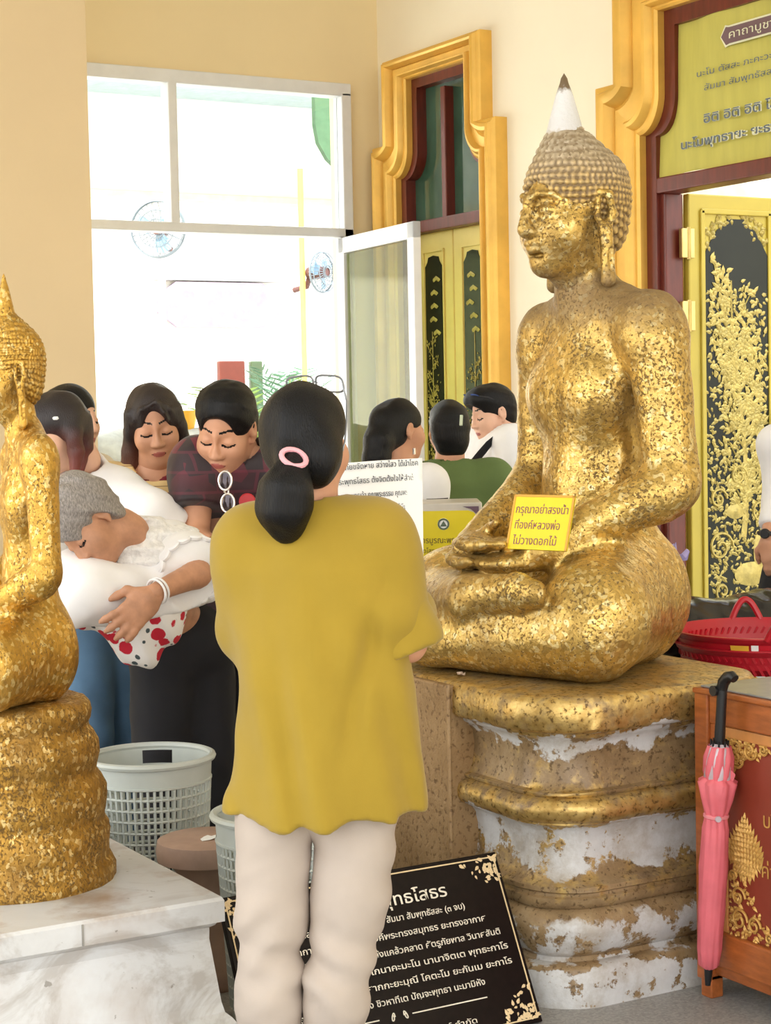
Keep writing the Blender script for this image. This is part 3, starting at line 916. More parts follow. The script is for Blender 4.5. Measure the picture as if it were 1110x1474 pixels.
# the small one to the left: same kind of figure on its own round tiered base
small = big.copy(); COL.objects.link(small)
small.scale = (.50, .44, .58); small.location = (1.33, 3.88, .868)
small.rotation_euler = (0, 0, radians(82))
prop(small, 'smaller gold seated statue on a round tiered gold base, cut off by the photo edge', 'statue')
small.material_slots[0].link = 'OBJECT'; small.material_slots[0].material = M_['gold_small']
for ch in (hair, sp):
    c = ch.copy(); COL.objects.link(c); c.parent = small
    c.material_slots[0].link = 'OBJECT'; c.material_slots[0].material = M_['gold_small']
    c['label'] = 'gold cap of curls' if ch is hair else 'gold spire'
ped = [(.0, -.735), (.455, -.735), (.462, -.70), (.46, -.655), (.445, -.62), (.432, -.61), (.436, -.57), (.44, -.53), (.432, -.49), (.42, -.47), (.415, -.455), (.425, -.43), (.432, -.39),
       (.428, -.345), (.408, -.305), (.392, -.29), (.386, -.275), (.394, -.25), (.402, -.21), (.398, -.165), (.38, -.13), (.362, -.115), (.358, -.10), (.366, -.085), (.372, -.05), (.362, -.02), (.34, 0), (0, .0)]
mb = MB()
n = 96; vs = []; fs = []
for (r, z) in ped:
    for k in range(n):
        a = 2*pi*k/n
        rr = r*(1+.006*sin(9*a+z*40)+.004*sin(23*a+z*90))
        vs.append((rr*cos(a)*1.02, .12+rr*sin(a)*1.12, z+.004*sin(7*a+r*60)))
for i in range(len(ped)-1):
    for k in range(n): fs.append((i*n+k, i*n+(k+1) % n, (i+1)*n+(k+1) % n, (i+1)*n+k))
mb.add(vs, fs)
bs = mb.obj('tiered_base', M_['gold_small_base'], small, True, angle=80)
bs['label'] = 'worn gold round base of stacked rings'
# ------------------------------------------------------------------ the pedestal under the large statue
N = NT('gilded_marble_pedestal')
z = N.sep()[2]
zz = N.math('ADD', z, N.math('MULTIPLY', N.math('SUBTRACT', N.noise(7, 5, .65), .5), .16))
white = N.ramp(N.math('DIVIDE', zz, .80, True), [(0, 1.0), (.11, 1.0), (.13, .1), (.16, .7), (.24, .85), (.30, .05), (.385, .05), (.42, .75), (.56, .95), (.585, .1), (.66, 0.05), (.765, .1), (.81, .9), (.855, .8), (.87, 0.0), (1.0, 0.0)])
pat = N.ramp(N.noise(13, 6, .7), [(.40, 0.0), (.53, 1.0)])
wfac = N.math('MULTIPLY', white, N.math('ADD', .35, N.math('MULTIPLY', pat, .65)))
wfac = N.ramp(wfac, [(.38, 0.0), (.56, 1.0)])
gz = N.ramp(N.math('DIVIDE', zz, .80, True), [(0, .0), (.3, .15), (.36, .3), (.58, .55), (.62, .75), (.68, .3), (.8, .15), (.88, .6), (.97, .62), (1.0, .45)])
gf = N.ramp(N.math('ADD', N.math('MULTIPLY', N.noise(18, 5, .65), .9), N.math('MULTIPLY', gz, .55)), [(.62, 0.0), (.80, 1.0)])
fleck = N.ramp(N.noise(80, 4, .6), [(.36, 1.0), (.44, 0.0)])
brown = N.ramp(N.noise(9, 5, .65), [(.3, lin((118, 94, 64))), (.55, lin((156, 130, 94))), (.75, lin((178, 156, 124)))])
goldc = N.ramp(N.noise(40, 3), [(.3, lin((178, 142, 76))), (.7, lin((216, 186, 118)))])
c = N.mix(gf, brown, goldc)
c = N.mix(N.math('MULTIPLY', fleck, .75), c, lin((84, 62, 36)))
whitec = N.ramp(N.noise(6, 6, .7), [(.35, lin((176, 168, 158))), (.52, lin((206, 205, 204))), (.8, lin((228, 229, 230)))])
c = N.mix(wfac, c, whitec)
N.set(color=c, metal=N.math('MULTIPLY', N.math('MULTIPLY', gf, .7), N.math('SUBTRACT', 1.0, wfac)), rough=N.math('ADD', .36, N.math('MULTIPLY', fleck, .2)))
hgt = N.math('ADD', N.math('MULTIPLY', N.noise(45, 4), .6), N.math('SUBTRACT', N.math('MULTIPLY', N.noise(14, 5), .7), N.math('MULTIPLY', wfac, .25)))
N.bump(hgt, .45, .008)
M_['pedestal'] = N.m
PX0, PX1, PY0, PY1, PZT = 2.50, 3.28, 3.545, 4.66, .78
prof = [(.0, .012), (.045, .010), (.095, .014), (.104, .022), (.107, .052), (.118, .058), (.122, .05), (.135, .036), (.16, .024), (.19, .018), (.215, .024), (.232, .038), (.24, .05), (.245, .04),
        (.258, .034), (.27, .033), (.274, .042), (.281, .042), (.286, .034), (.298, .034), (.303, .045), (.31, .062), (.33, .072), (.40, .074), (.43, .07), (.446, .058), (.452, .046), (.458, .046), (.462, .024),
        (.478, .012), (.495, .010), (.512, .016), (.52, .028), (.524, .04), (.53, .034), (.536, .034), (.54, .052), (.56, .062), (.62, .066), (.65, .062), (.668, .05), (.676, .036), (.684, .034), (.69, .012),
        (.70, .002), (.735, .0), (.765, .003), (.777, .012), (.78, .03), (.784, .12)]
def rrect(x0, x1, y0, y1, r, n=10):
    out = []
    for (cx, cy, a0) in ((x1-r, y0+r, -pi/2), (x1-r, y1-r, 0), (x0+r, y1-r, pi/2), (x0+r, y0+r, pi)):
        for i in range(n+1):
            a = a0+pi/2*i/n; out.append((cx+r*cos(a), cy+r*sin(a)))
    return out
CX, CY = (PX0+PX1)/2, (PY0+PY1)/2
root = empty('statue_pedestal', (CX, CY, 0), 0, 'tall square pedestal of chipped white and gold mouldings under the large statue', 'pedestal')
vs = []; fs = []
for (zq, ins) in prof:
    ring = rrect(PX0+ins-CX, PX1-ins-CX, PY0+ins-CY, PY1-ins-CY, max(.20-ins, .03), 12)
    # more points along the straight sides for the wavering old edges
    n = len(ring)
    for k, (x, y) in enumerate(ring):
        vs.append((x+.003*sin(31*y+zq*50), y+.003*sin(27*x+zq*61), zq))
for i in range(len(prof)-1):
    for k in range(n): fs.append((i*n+k, i*n+(k+1) % n, (i+1)*n+(k+1) % n, (i+1)*n+k))
fs.append(tuple(range((len(prof)-1)*n, len(prof)*n)))
MB().add(vs, fs).obj('moulded_tiers', M_['pedestal'], root, True, angle=50)
N = NT('brown_speckled_panel')
N.set(color=N.mix(N.ramp(N.noise(60, 4), [(.36, 1.0), (.46, 0.0)]), N.ramp(N.noise(7, 5), [(.3, lin((150, 118, 78))), (.7, lin((178, 146, 104)))]), lin((122, 92, 58))), rough=.5, metal=.1)
N.bump(N.noise(60, 4), .4)
M_['ped_panel'] = N.m
mb = MB().box((PX0-.004-CX+.04, 4.30-CY, .386), (.045, .33, .386), ch=.006)
p = mb.obj('front_panel', M_['ped_panel'], root); p['label'] = 'flat brown speckled front panel'
mb = MB().tube([(PX0-.009-CX, 3.972-CY, .01), (PX0-.009-CX, 3.972-CY, .775)], .006, 8)
mb.obj('edge_strip', M_['ped_panel'], root)

# yellow card standing in the lap
M_['card'] = mat('yellow_card', (240, 218, 24), .45, var=.02)
M_['card_edge'] = mat('orange_card_edge', (224, 168, 60), .5)
M_['purple_ink'] = mat('violet_ink', (150, 92, 96), .6)
a = PD(742, 712, 4.83); b_ = PD(829, 714, 4.72); c_ = PD(729, 790, 4.80)
ax = (b_-a)/np.linalg.norm(b_-a); ay = a-c_; ay -= ax*(ay @ ax); hh = np.linalg.norm(ay); ay /= hh; an = np.cross(ax, ay)
w = np.linalg.norm(b_-a)
o0 = (a+b_)/2-ay*hh
root = empty('notice_card', tuple(o0), 0, 'yellow card with three lines of violet writing standing in the large statue lap', 'sign')
mb = MB(); R = np.array([ax, ay, an]).T
mb.box(ay*hh/2, (w/2, hh/2, .003), R, ch=.001)
mb.obj('card', M_['card'], root)
mb = MB()
for q in (-1, 1): mb.box(ay*hh/2+ax*q*(w/2-.003)+an*.0025, (.003, hh/2, .002), R)
mb.box(ay*(hh-.003)+an*.0025, (w/2, .003, .002), R)
mb.obj('card_border', M_['card_edge'], root)
for i, (s_, wd) in enumerate((('กรุณาอย่าสรงน้ำ', .86), ('ที่องค์หลวงพ่อ', .74), ('ไม่วางดอกไม้', .72))):
    text('writing', s_, hh*.21, M_['purple_ink'], root, o=ay*hh*(.66-.285*i)+an*.0032+ax*(-.02*w if i else 0)*2, ax=ax, ay=ay, width=w*wd)
# ------------------------------------------------------------------ people
A_ = np.array
def nrm(v): v = np.array(v, float); return v/np.linalg.norm(v)
def sloft(S, pts, ws, ds, side, k=.03, m=None):
    """a limb or trunk through pts with half-widths ws along side and half-depths ds across"""
    pts = A_(pts, float); a, b = pts[0], pts[-1]; ax = nrm(b-a); L = np.linalg.norm(b-a)
    x = A_(side, float); x = nrm(x-ax*(x @ ax)); y = np.cross(ax, x)
    ts = (pts-a) @ ax; px = (pts-a) @ x; py = (pts-a) @ y
    ws = A_(ws, float); ds = A_(ds, float)
    def fn(P):
        q = P-a; t = q @ ax; tc_ = np.clip(t, 0, L)
        w = np.interp(tc_, ts, ws); d = np.interp(tc_, ts, ds)
        u = (q @ x-np.interp(tc_, ts, px)); v = (q @ y-np.interp(tc_, ts, py))
        r = np.sqrt((u/w)**2+(v/d)**2)
        e = (r-1)*np.minimum(w, d)*.9
        o = np.abs(t-tc_)
        return np.where(o > 0, np.sqrt(np.maximum(e, 0)**2+o*o)+np.minimum(e, 0)*.0, e)
    return S._add(fn, k, 'u', m)
def hand(S, w, d, n, thumb, s=1.0, curl=.5, m=None, spread=.12, hold=0):
    """wrist w, fingers along d, palm facing n, thumb towards thumb"""
    w = A_(w, float); d = nrm(d); n = nrm(A_(n, float)-d*np.dot(n, d)); t = np.cross(d, n)
    if np.dot(t, thumb) < 0: t = -t
    R = A_([t, d, n])
    S.ell(w+d*.048*s, A_([.041, .054, .017])*s, R, .02, m=m)
    S.box(w+d*.055*s, A_([.037, .035, .012])*s, R, .01*s, .015, m=m)
    for q, (o, ln) in enumerate(((.030, .072), (.010, .080), (-.011, .075), (-.030, .058))):
        p = w+d*.086*s+t*o*s; dd = nrm(d+t*spread*(o/.03)); pts = [p-dd*.012*s, p]; a = 0
        for j, fr in enumerate((.45, .32, .23)):
            a += curl*(.55, .8, .6)[j]
            v = dd*cos(a)+n*sin(a); pts.append(pts[-1]+v*ln*fr*s)
        S.chain(pts, [.0095*s, .0093*s, .0088*s, .008*s, .0068*s], .006, m)
    b = w+d*.022*s+t*.030*s; v1 = nrm(t*.75+d*.7+n*.35); v2 = nrm(t*.25+d*.95+n*.5)
    S.chain([b-t*.01*s, b+v1*.034*s, b+v1*.034*s+v2*.03*s, b+v1*.034*s+v2*.052*s], [.014*s, .0115*s, .010*s, .0082*s], .01, m)
def head(S, c, R, s=1.0, male=False, eyes='down', m=0, nose=1.0, mouth=True, old=False):
    """skin 0, lips 1, eye 2, iris 3, brow and lash 4"""
    T = lambda x, y, z: c + (A_([x, y, z], float)*s) @ R
    def E(x, y, z, rx, ry, rz, k=.02, op='u', m=m): S.ell(T(x, y, z), A_([rx, ry, rz])*s, R, k*s, op, m)
    def C(a, b, ra, rb, k=.02, op='u', m=m): S.cap(T(*a), T(*b), ra*s, rb*s, k*s, op, m)
    def stroke(q, pts, r):
        def fn(P):
            L_ = (P-c) @ R.T/s; X = L_[:, 0]*q; Z = L_[:, 2]; d = np.full(len(P), 9.0)
            for (x0, z0), (x1, z1) in zip(pts[:-1], pts[1:]):
                dx, dz = x1-x0, z1-z0; t = np.clip(((X-x0)*dx+(Z-z0)*dz)/(dx*dx+dz*dz), 0, 1)
                d = np.minimum(d, np.hypot(X-x0-dx*t, Z-z0-dz*t)-r)
            return np.where(L_[:, 1] > .04, d, 9.0)*s
        S._add(fn, .01, 'p', 4)
    E(0, -.012, .03, .075, .092, .083); E(0, .032, -.035, .060, .062, .082, .03)
    E(0, .044, -.080, .042 if not male else .05, .046, .036, .03); E(0, .074, -.100, .017, .014, .014, .025)
    if male: E(0, .02, -.07, .058, .05, .04, .03)
    C((0, .086, .028), (0, .104, -.028), .0065, .0105*nose, .014)
    E(0, .105, -.032, .0135*nose, .012, .0095, .008)
    for q in (1, -1):
        E(q*.040, .058, -.030, .028, .030, .030, .03)
        E(q*.033, .096, .004, .022, .014, .013, .018, 's')
        E(q*.032, .0745, .001, .0175, .0135, .0125, .005)
        E(q*.0125, .099, -.035, .0085*nose, .010, .0075, .006)
        # ears
        E(q*.077, -.008, .0, .009, .019, .031, .008); E(q*.084, -.004, .004, .006, .010, .016, .006, 's')
        C((q*.078, -.012, -.02), (q*.074, -.002, -.036), .008, .007, .006)
        # brow and lash
        stroke(q, [(.013, .033), (.034, .037), (.056, .030)], .0030)
        if eyes == 'down':
            stroke(q, [(.017, -.004), (.032, -.0085), (.049, -.003)], .0031)
        else:
            S.ell(T(q*.032, .087, .0), A_([.0135, .02, .0055])*s, R, op='p', m=2)
            S.ell(T(q*.032, .087, -.0005), A_([.0055, .02, .0055])*s, R, op='p', m=3)
            stroke(q, [(.017, .003), (.032, .007), (.048, .003)], .0028)
    E(0, .088, -.062, .024, .013, .0065, .008); E(0, .087, -.072, .019, .012, .0068, .006)
    S.ell(T(0, .093, -.067), A_([.0215, .018, .0095])*s, R, op='p', m=1)
    S.cap(T(-.022, .094, -.0668), T(.022, .094, -.0668), .0016*s, .0016*s, op='p', m=4)
    C((0, -.022, -.05), (0, -.035, -.13), .050 if not male else .058, .050 if not male else .06, .03)
    return T
def box_of(*pts, pad=.3):
    p = A_(pts); return p.min(0)-pad, p.max(0)+pad
class Person:
    def __init__(s, label, J, face, up=(0, 0, 1), sc=1.0, skin='skin', sex='f', eyes='down', arm=.040, hands=(), headh=.0045, bodyh=.012, legs='default', nose=1.0, hairm='hair_black', bodyup=None, lower=True):
        s.J = J = {k: A_(v, float) for k, v in J.items()}
        s.sc = sc
        rt = J['shR']-J['shL']; s.side = nrm(rt); s.upv = nrm(J['neck']-J['pel']); s.side = nrm(s.side-s.upv*(s.side @ s.upv))
        s.fw = np.cross(s.upv, s.side)
        hr = A_([s.side[0], s.side[1], 0]); s.hr = nrm(hr)
        s.hf = np.cross([0, 0, 1.0], s.hr)
        for k, q in (('L', -1), ('R', 1)):
            J.setdefault('hip'+k, J['pel']+s.hr*q*.085)
            fl = J['pel'][2]/.86
            J.setdefault('kn'+k, A_([*(J['hip'+k][:2]+s.hr[:2]*q*.005+s.hf[:2]*.02), .47*fl]))
            J.setdefault('an'+k, A_([*(J['hip'+k][:2]+s.hr[:2]*q*.01-s.hf[:2]*.01), .075]))
        s.o = A_([J['pel'][0], J['pel'][1], 0.0])
        s.R = look_basis(face, up)
        b = Sdf(); b.box0 = box_of(*J.values())
        b.ecap(J['pel'], J['pel']+(J['neck']-J['pel'])*.72, .10*sc, .11*sc, s.side, .6, .05)
        b.cap(J['shL'], J['shR'], .05*sc, .05*sc, k=.05)
        b.cap(J['neck']-s.upv*.04, J['neck']+(J['head']-J['neck'])*.45, .056, .050, k=.05)
        for k in 'LR':
            b.cap(J['sh'+k], J['el'+k], (arm+.006)*sc, arm*sc, k=.03)
            b.cap(J['el'+k], J['wr'+k], arm*sc, .027*sc, k=.015)
            if lower:
                b.cap(J['hip'+k], J['kn'+k], .056, .042, k=.01); b.cap(J['kn'+k], J['an'+k], .042, .032, k=.01)
                a = J['an'+k]; b.cap(a-A_([0, 0, .03]), a+s.hf*.14-A_([0, 0, .048]), .036, .026, k=.03)
        fine = Sdf(); fine.box0 = box_of(J['head'], pad=.32)
        s.T = head(fine, J['head'], s.R, sc, sex == 'm', eyes, nose=nose)
        nb = J['neck']+(J['head']-J['neck'])*.2
        fine.cap(J['head']+A_([0, -.03, -.09])*sc @ s.R, nb, .05*sc*(1.1 if sex == 'm' else 1), .058*sc, k=.03, m=0)
        extra = [fine.part(headh)]
        for k in 'LR':
            h = Sdf(); w = J['wr'+k]; h.box0 = box_of(w, pad=.25)
            spec = dict(hands).get(k, {})
            d = spec.get('d', nrm(w-J['el'+k])); n = spec.get('n', s.fw*-.2-s.side*(1 if k == 'R' else -1)); th = spec.get('t', s.fw)
            h.cap(w-nrm(w-J['el'+k])*.05, w+A_(d)*.02, .029*sc, .026*sc, k=.02, m=0)
            hand(h, w, d, n, th, spec.get('s', .95*sc), spec.get('curl', .5), 0, spec.get('spread', .12))
            extra.append(h.part(spec.get('h', .006)))
        s.root = b.obj('person', [M_[skin], M_['lip'], M_['eye'], M_['iris'], M_[hairm]], bodyh, extra=extra, origin=s.o)
        s.root.location = tuple(s.o)
        prop(s.root, label, 'person')
    def add(s, name, S, mats, h, disp=None, dmax=.02, label=None, parent=None, smooth=1):
        o = S.obj(name, mats, h, parent or s.root, disp, dmax, origin=s.o, smooth=smooth)
        if label: o['label'] = label
        return o
    def sdf(s, pad=.3):
        S = Sdf(); S.box0 = box_of(*s.J.values(), pad=pad); return S
    def hair(s, style):
        """a cap of hair over the skull; style adds the rest in head coordinates"""
        S = Sdf(); S.box0 = box_of(s.J['head'], pad=.55); T, R, sc = s.T, s.R, s.sc
        S.ell(T(0, -.016, .036), A_([.083, .100, .088])*sc, R, .02)
        S.ell(T(0, -.045, -.02), A_([.072, .058, .075])*sc, R, .04)
        style(S, T, R, sc)
        return S
def strand(seed, amp=.004, s=60, ax=(1, 1, .15)):
    return lambda P: amp*fbm(P*A_(ax), s, seed)
def face_cut(S, T, R, sc, line=.062, w=.066, low=-.06, ears=True):
    S.ell(T(0, .115, low), A_([w, .085, line-low])*sc, R, .012, 's')
    if ears:
        for q in (1, -1): S.ell(T(q*.085, .012, -.03), A_([.03, .032, .06])*sc, R, .01, 's')
def trousers(p, wt, wk, wa, name='trousers', mt=None, h=.011, amp=.004, zcut=.07, label=None, wst=None):
    S = p.sdf(); J = p.J
    w = wst or .165
    S.ell(J['pel']+A_([0, 0, .0]), (w, .115, .13), A_([p.hr, p.hf, [0, 0, 1]]), .06)
    for k in 'LR':
        S.cap(J['hip'+k], J['kn'+k], wt, wk, k=.03); S.cap(J['kn'+k], J['an'+k]-A_([0, 0, .03]), wk, wa, k=.02)
    S.plane((0, 0, zcut), (0, 0, -1))
    return p.add(name, S, [mt], h, lambda P: amp*fbm(P*A_([1, 1, 1.6]), 26, 4)+amp*.7*fbm(P, 60, 8), .015, label)
def shoes(p, m):
    for k in 'LR':
        S = Sdf(); a = p.J['an'+k]; S.box0 = box_of(a, pad=.35)
        S.ecap(A_([a[0], a[1], .045])-p.hf*.05, A_([a[0], a[1], .04])+p.hf*.15, .046, .042, p.hr, .85, .03)
        S.cap(A_([a[0], a[1], .05]), A_([a[0], a[1], .085]), .044, .042, k=.02)
        S.plane((0, 0, 0.002), (0, 0, -1))
        p.add('shoe', S, [m], .009)
def top(p, fw=.0, wsh=.075, chest=(.175, .12), waist=(.165, .115), hem=(.18, .13), hem_t=-.06, sleeves=None, neck_r=.075, bust=0.0, name='shirt', mats=None, h=.009, disp=None, dmax=.02, label=None, sl=('L', 'R'), slw=(.07, .065), extra=None, neck_f=.02, hemplane=None, paint=None):
    """a shirt: sleeves = fraction along the arm (1 = elbow, 2 = wrist)"""
    J = p.J; S = p.sdf(); ax = J['neck']-J['pel']
    c = [J['pel']+ax*t for t in (hem_t, .15, .35, .62, .86)]
    sloft(S, c, [hem[0], (hem[0]+waist[0])/2, waist[0], chest[0], chest[0]*.82], [hem[1], (hem[1]+waist[1])/2, waist[1], chest[1], chest[1]*.8], p.side, .04)
    S.cap(J['shL'], J['shR'], wsh*p.sc, wsh*p.sc, k=.07)
    if bust:
        for q in (-1, 1): S.ell(J['pel']+ax*.62+p.side*q*.075+p.fw*(chest[1]*.75), (bust, bust*.8, bust), A_([p.side, p.fw, p.upv]), .06)
    S.cap(J['neck']-p.upv*.08, J['neck']-p.upv*.015, .10, .078, k=.05)
    sv = sleeves if isinstance(sleeves, (tuple, list)) else (sleeves, sleeves)
    for k, fr in zip('LR', sv):
        a, e, w = J['sh'+k], J['el'+k], J['wr'+k]
        if fr <= 1:
            end = a+(e-a)*fr; S.cap(a, end+nrm(e-a)*.05, slw[0], slw[1], k=.045); cut = (end, e-a)
        else:
            end = e+(w-e)*(fr-1); S.cap(a, e, slw[0], slw[1], k=.045); S.cap(e, end+nrm(w-e)*.04, slw[1], slw[1]*.8, k=.02); cut = (end, w-e)
        c0, nn = A_(cut[0]), nrm(cut[1])
        # trim only near the sleeve's own end
        S._add(lambda P, c0=c0, nn=nn: np.maximum(-((P-c0) @ nn), np.linalg.norm(P-c0-nn*.07, axis=1)-.125), .004, 's', None)
    if extra: extra(S)
    S.cap(J['neck']+p.fw*neck_f-p.upv*.012, J['neck']+p.upv*.2+p.fw*neck_f*2, neck_r, neck_r*1.15, k=.008, op='s')
    hp = hemplane or (J['pel']+ax*hem_t, -ax)
    S.plane(hp[0], hp[1], .006)
    if paint: paint(S)
    d = disp or (lambda P: .004*fbm(P*A_([1, 1, .5]), 22, 3)+.002*fbm(P, 70, 5))
    return p.add(name, S, mats, h, d, dmax, label)
# ------------------------------------------------------------------ the woman in the mustard shirt, seen from behind
M_['mustard'] = mat('mustard_cotton', (160, 132, 32), .85, var=.03, scale=6, bump=.15, bscale=500, sheen=.2, bdist=.001)
M_['trouser_beige'] = mat('pale_beige_cotton', (186, 172, 160), .85, var=.03, scale=8, bump=.15, bscale=400, bdist=.001)
M_['pink'] = mat('pink_band', (236, 170, 178), .6)
M_['grey_metal'] = mat('grey_metal', (150, 152, 156), .3, .5)
d = 3.6
J = dict(pel=PD(452, 1135, d), neck=PD(448, 738, d+.01), head=PD(441, 636, d+.02),
         shL=PD(352, 780, d+.03), shR=PD(545, 772, d-.03), elL=PD(348, 905, d+.10), elR=PD(586, 926, d-.02),
         wrL=PD(440, 800, d+.38), wrR=PD(560, 800, d+.33),
         hipL=PD(398, 1160, d), hipR=PD(508, 1160, d), knL=PD(390, 1370, d-.02), knR=PD(500, 1370, d-.03),
         anL=PZ(389, 1620, .075), anR=PZ(470, 1615, .075))
W = Person('woman in a mustard yellow shirt seen from behind, holding up a white sheet', J, view(.40, -.06, .91), up=(0, 0, 1), sc=.95, skin='skin', hands=(('R', dict(d=view(-.15, .6, .5), n=view(-.6, 0, .5), t=view(0, .5, -.6), curl=.9)), ('L', dict(d=view(.5, .5, .5), n=view(.5, .2, .5), t=view(0, 1, 0), curl=.8))), bodyh=.010)
# hair drawn back into a low ponytail
def st(S, T, R, sc):
    S.ell(T(0, -.012, .038), A_([.0775, .096, .081])*sc, R, .02)
    face_cut(S, T, R, sc, .075, .078, -.08, False)
    for q in (1, -1): S.ell(T(q*.088, .030, -.045), A_([.03, .048, .062])*sc, R, .012, 's')
S = W.hair(st)
tie = PD(424, 664, d-.085); 
S.cap(PD(445, 660, d-.06), tie, .060, .030, k=.05)
W.add('hair', S, [M_['hair_black']], .006, strand(3, .0035, 85, (1, 1, .3)), .006)
S = Sdf(); S.box0 = box_of(tie, PD(410, 740, d), pad=.2)
pts = [tie, PD(420, 680, d-.105), PD(413, 705, d-.115), PD(410, 732, d-.11), PD(411, 752, d-.10), PD(413, 768, d-.095)]
S.chain(pts, [.027, .032, .050, .052, .038, .012], .02)
W.add('ponytail', S, [M_['hair_black']], .006, strand(5, .005, 90, (1, 1, .10)), .008)
# the pink tie
ring = []
t0 = PD(423, 659, d-.122); 
for i in range(20):
    a = 2*pi*i/20; ring.append(t0+RGT*.0235*cos(a)+A_([0, 0, 1])*(.015*sin(a)-.006*cos(a))+A_([sin(YAW), cos(YAW), 0])*(.012*sin(a)))
o = MB().tube([p_-W.o for p_ in ring], .0055, 8, closed=True).obj('hair_tie', M_['pink'], W.root, True); o['label'] = 'pink hair tie'
# shirt
def ex(S):
    pass
J = W.J
S = W.sdf()
ct = [PD(463, 1182, d), PD(463, 1100, d), PD(464, 1000, d), PD(463, 900, d), PD(455, 820, d), PD(450, 775, d), PD(449, 748, d)]
sloft(S, ct[::-1], A_([.085, .120, .160, .174, .180, .188, .198]), A_([.07, .095, .12, .132, .138, .145, .150]), W.side, .04)
S.cap(J['shL']-A_([0, 0, .008])+RGT*.02, J['shR']-A_([0, 0, .008])-RGT*.01, .052, .052, k=.08)
S.cap(J['neck']-A_([0, 0, .06]), J['neck']-A_([0, 0, .0]), .085, .070, k=.06)
for k, e in (('L', J['elL']), ('R', J['elR'])):
    a = J['sh'+k]
    if k == 'L': S.cap(a+RGT*.01, e+RGT*.02, .066, .064, k=.08)
S.cap(J['elL']+RGT*.02, PD(430, 850, d+.30), .062, .05, k=.03)
S.cap(J['shR'], J['shR']*.4+J['elR']*.6, .068, .066, k=.07)
SL = Sdf(); SL.box0 = box_of(J['shR'], J['elR'], pad=.25)
SL.cap(J['shR']-RGT*.005, J['elR']-RGT*.004, .066, .064, k=.05)
SL.cap(J['elR']-RGT*.004, PD(592, 965, d-.02), .064, .060, k=.05)
SL.cap(J['elR']-A_([0, 0, .01]), PD(585, 880, d+.12), .062, .06, k=.03)
cR = PD(598, 936, d-.02)
SL.plane(cR, view(.30, -.95, -.05))
S.cap(J['neck']+A_([0, 0, -.004]), J['neck']+A_([0, 0, .2]), .060, .09, k=.008, op='s')
# hem, longer behind than at the side slit
hz = PD(463, 1168, d)[2]
def hemf(P):
    u = (P-PD(463, 1168, d)) @ RGT
    z = hz+.012*np.sin(u*22+.6)*.5-.008*np.cos(u*9)+np.where(u > .15, .012, 0)
    return P[:, 2]-z
S._add(hemf, .004, 's', None)
SH0 = PD(463, 900, d)
def shirt_fold(P):
    q = P-SH0; u = q @ RGT; z = q[:, 2]
    low = np.clip((.15-z)/.5, 0, 1)
    f = .009*low*np.sin(u*26+1.6*np.sin(z*5)+.8)+.005*low*np.sin(u*61+z*9+1)+.0025*np.sin(u*90+z*22)*np.clip((.2-z)/.3, 0, 1)
    arm = np.exp(-((u-.10-.25*(z-.0))/.022)**2)*.016*np.clip((.12-z)/.2, 0, 1)*np.clip((z+.30)/.2, 0, 1)
    arm2 = np.exp(-((u+.085+.10*z)/.022)**2)*.010*np.clip((.1-z)/.2, 0, 1)
    diag = .006*np.sin((u*.7+z)*38)*np.exp(-((u-.12)/.08)**2-((z-.05)/.15)**2)
    return f*.8+arm+arm2+diag+.0025*fbm(P, 16, 9)+.0012*fbm(P, 60, 2)
so = S.obj('shirt', [M_['mustard']], .0075, W.root, shirt_fold, .03, origin=W.o, extra=[SL.part(.0075, lambda P: .003*np.sin((P[:, 2]*.8+(P @ RGT)*.5)*60)+.002*fbm(P, 30, 4), .01)])
so['label'] = 'loose mustard yellow short sleeved shirt'
# trousers
S = W.sdf()
S.ell(PD(452, 1120, d), (.150, .10, .12), A_([W.hr, W.hf, [0, 0, 1]]), .05)
S2 = W.sdf(); S2.ell(PD(420, 1120, d), (.110, .10, .12), A_([W.hr, W.hf, [0, 0, 1]]), .05)
S2.cap(PD(397, 1170, d), PD(391, 1310, d-.01), .082, .069, k=.025); S2.cap(PD(391, 1310, d-.01), PD(388, 1440, d-.02), .068, .061, k=.03); S2.cap(PD(388, 1440, d-.02), J['anL']-A_([0, 0, .01]), .061, .066, k=.03)
S2.plane((0, 0, .045), (0, 0, -1))
S.cap(PD(513, 1165, d), PD(504, 1290, d-.01), .088, .074, k=.025); S.cap(PD(504, 1290, d-.01), PD(484, 1430, d-.03), .073, .061, k=.03); S.cap(PD(484, 1430, d-.03), J['anR']-A_([0, 0, .01]), .061, .066, k=.03)
S.plane((0, 0, .045), (0, 0, -1))
KR, KL = PD(500, 1330, d), PD(390, 1330, d)
def tf(P):
    u = (P-PD(452, 1330, d)) @ RGT; z = P[:, 2]
    s = np.where(u > 0, 1, -1)
    f = .0028*np.sin((z*1.0+s*u*.55)*62+1.7*np.sin(u*25))*(.5+.5*np.sin(z*17+u*9+1))
    crease = .0025*np.sin(z*95+u*30)*np.exp(-((z-.42)/.10)**2)
    return f*1.7+crease+.003*fbm(P, 26, 12)+.002*fbm(P*A_([1, 1, 2.2]), 55, 6)
so = S.obj('trousers', [M_['trouser_beige']], .0075, W.root, tf, .018, origin=W.o, extra=[S2.part(.0075, tf, .018)])
so['label'] = 'pale beige trousers'
shoes(W, mat('brown_sandal', (96, 66, 48), .6))

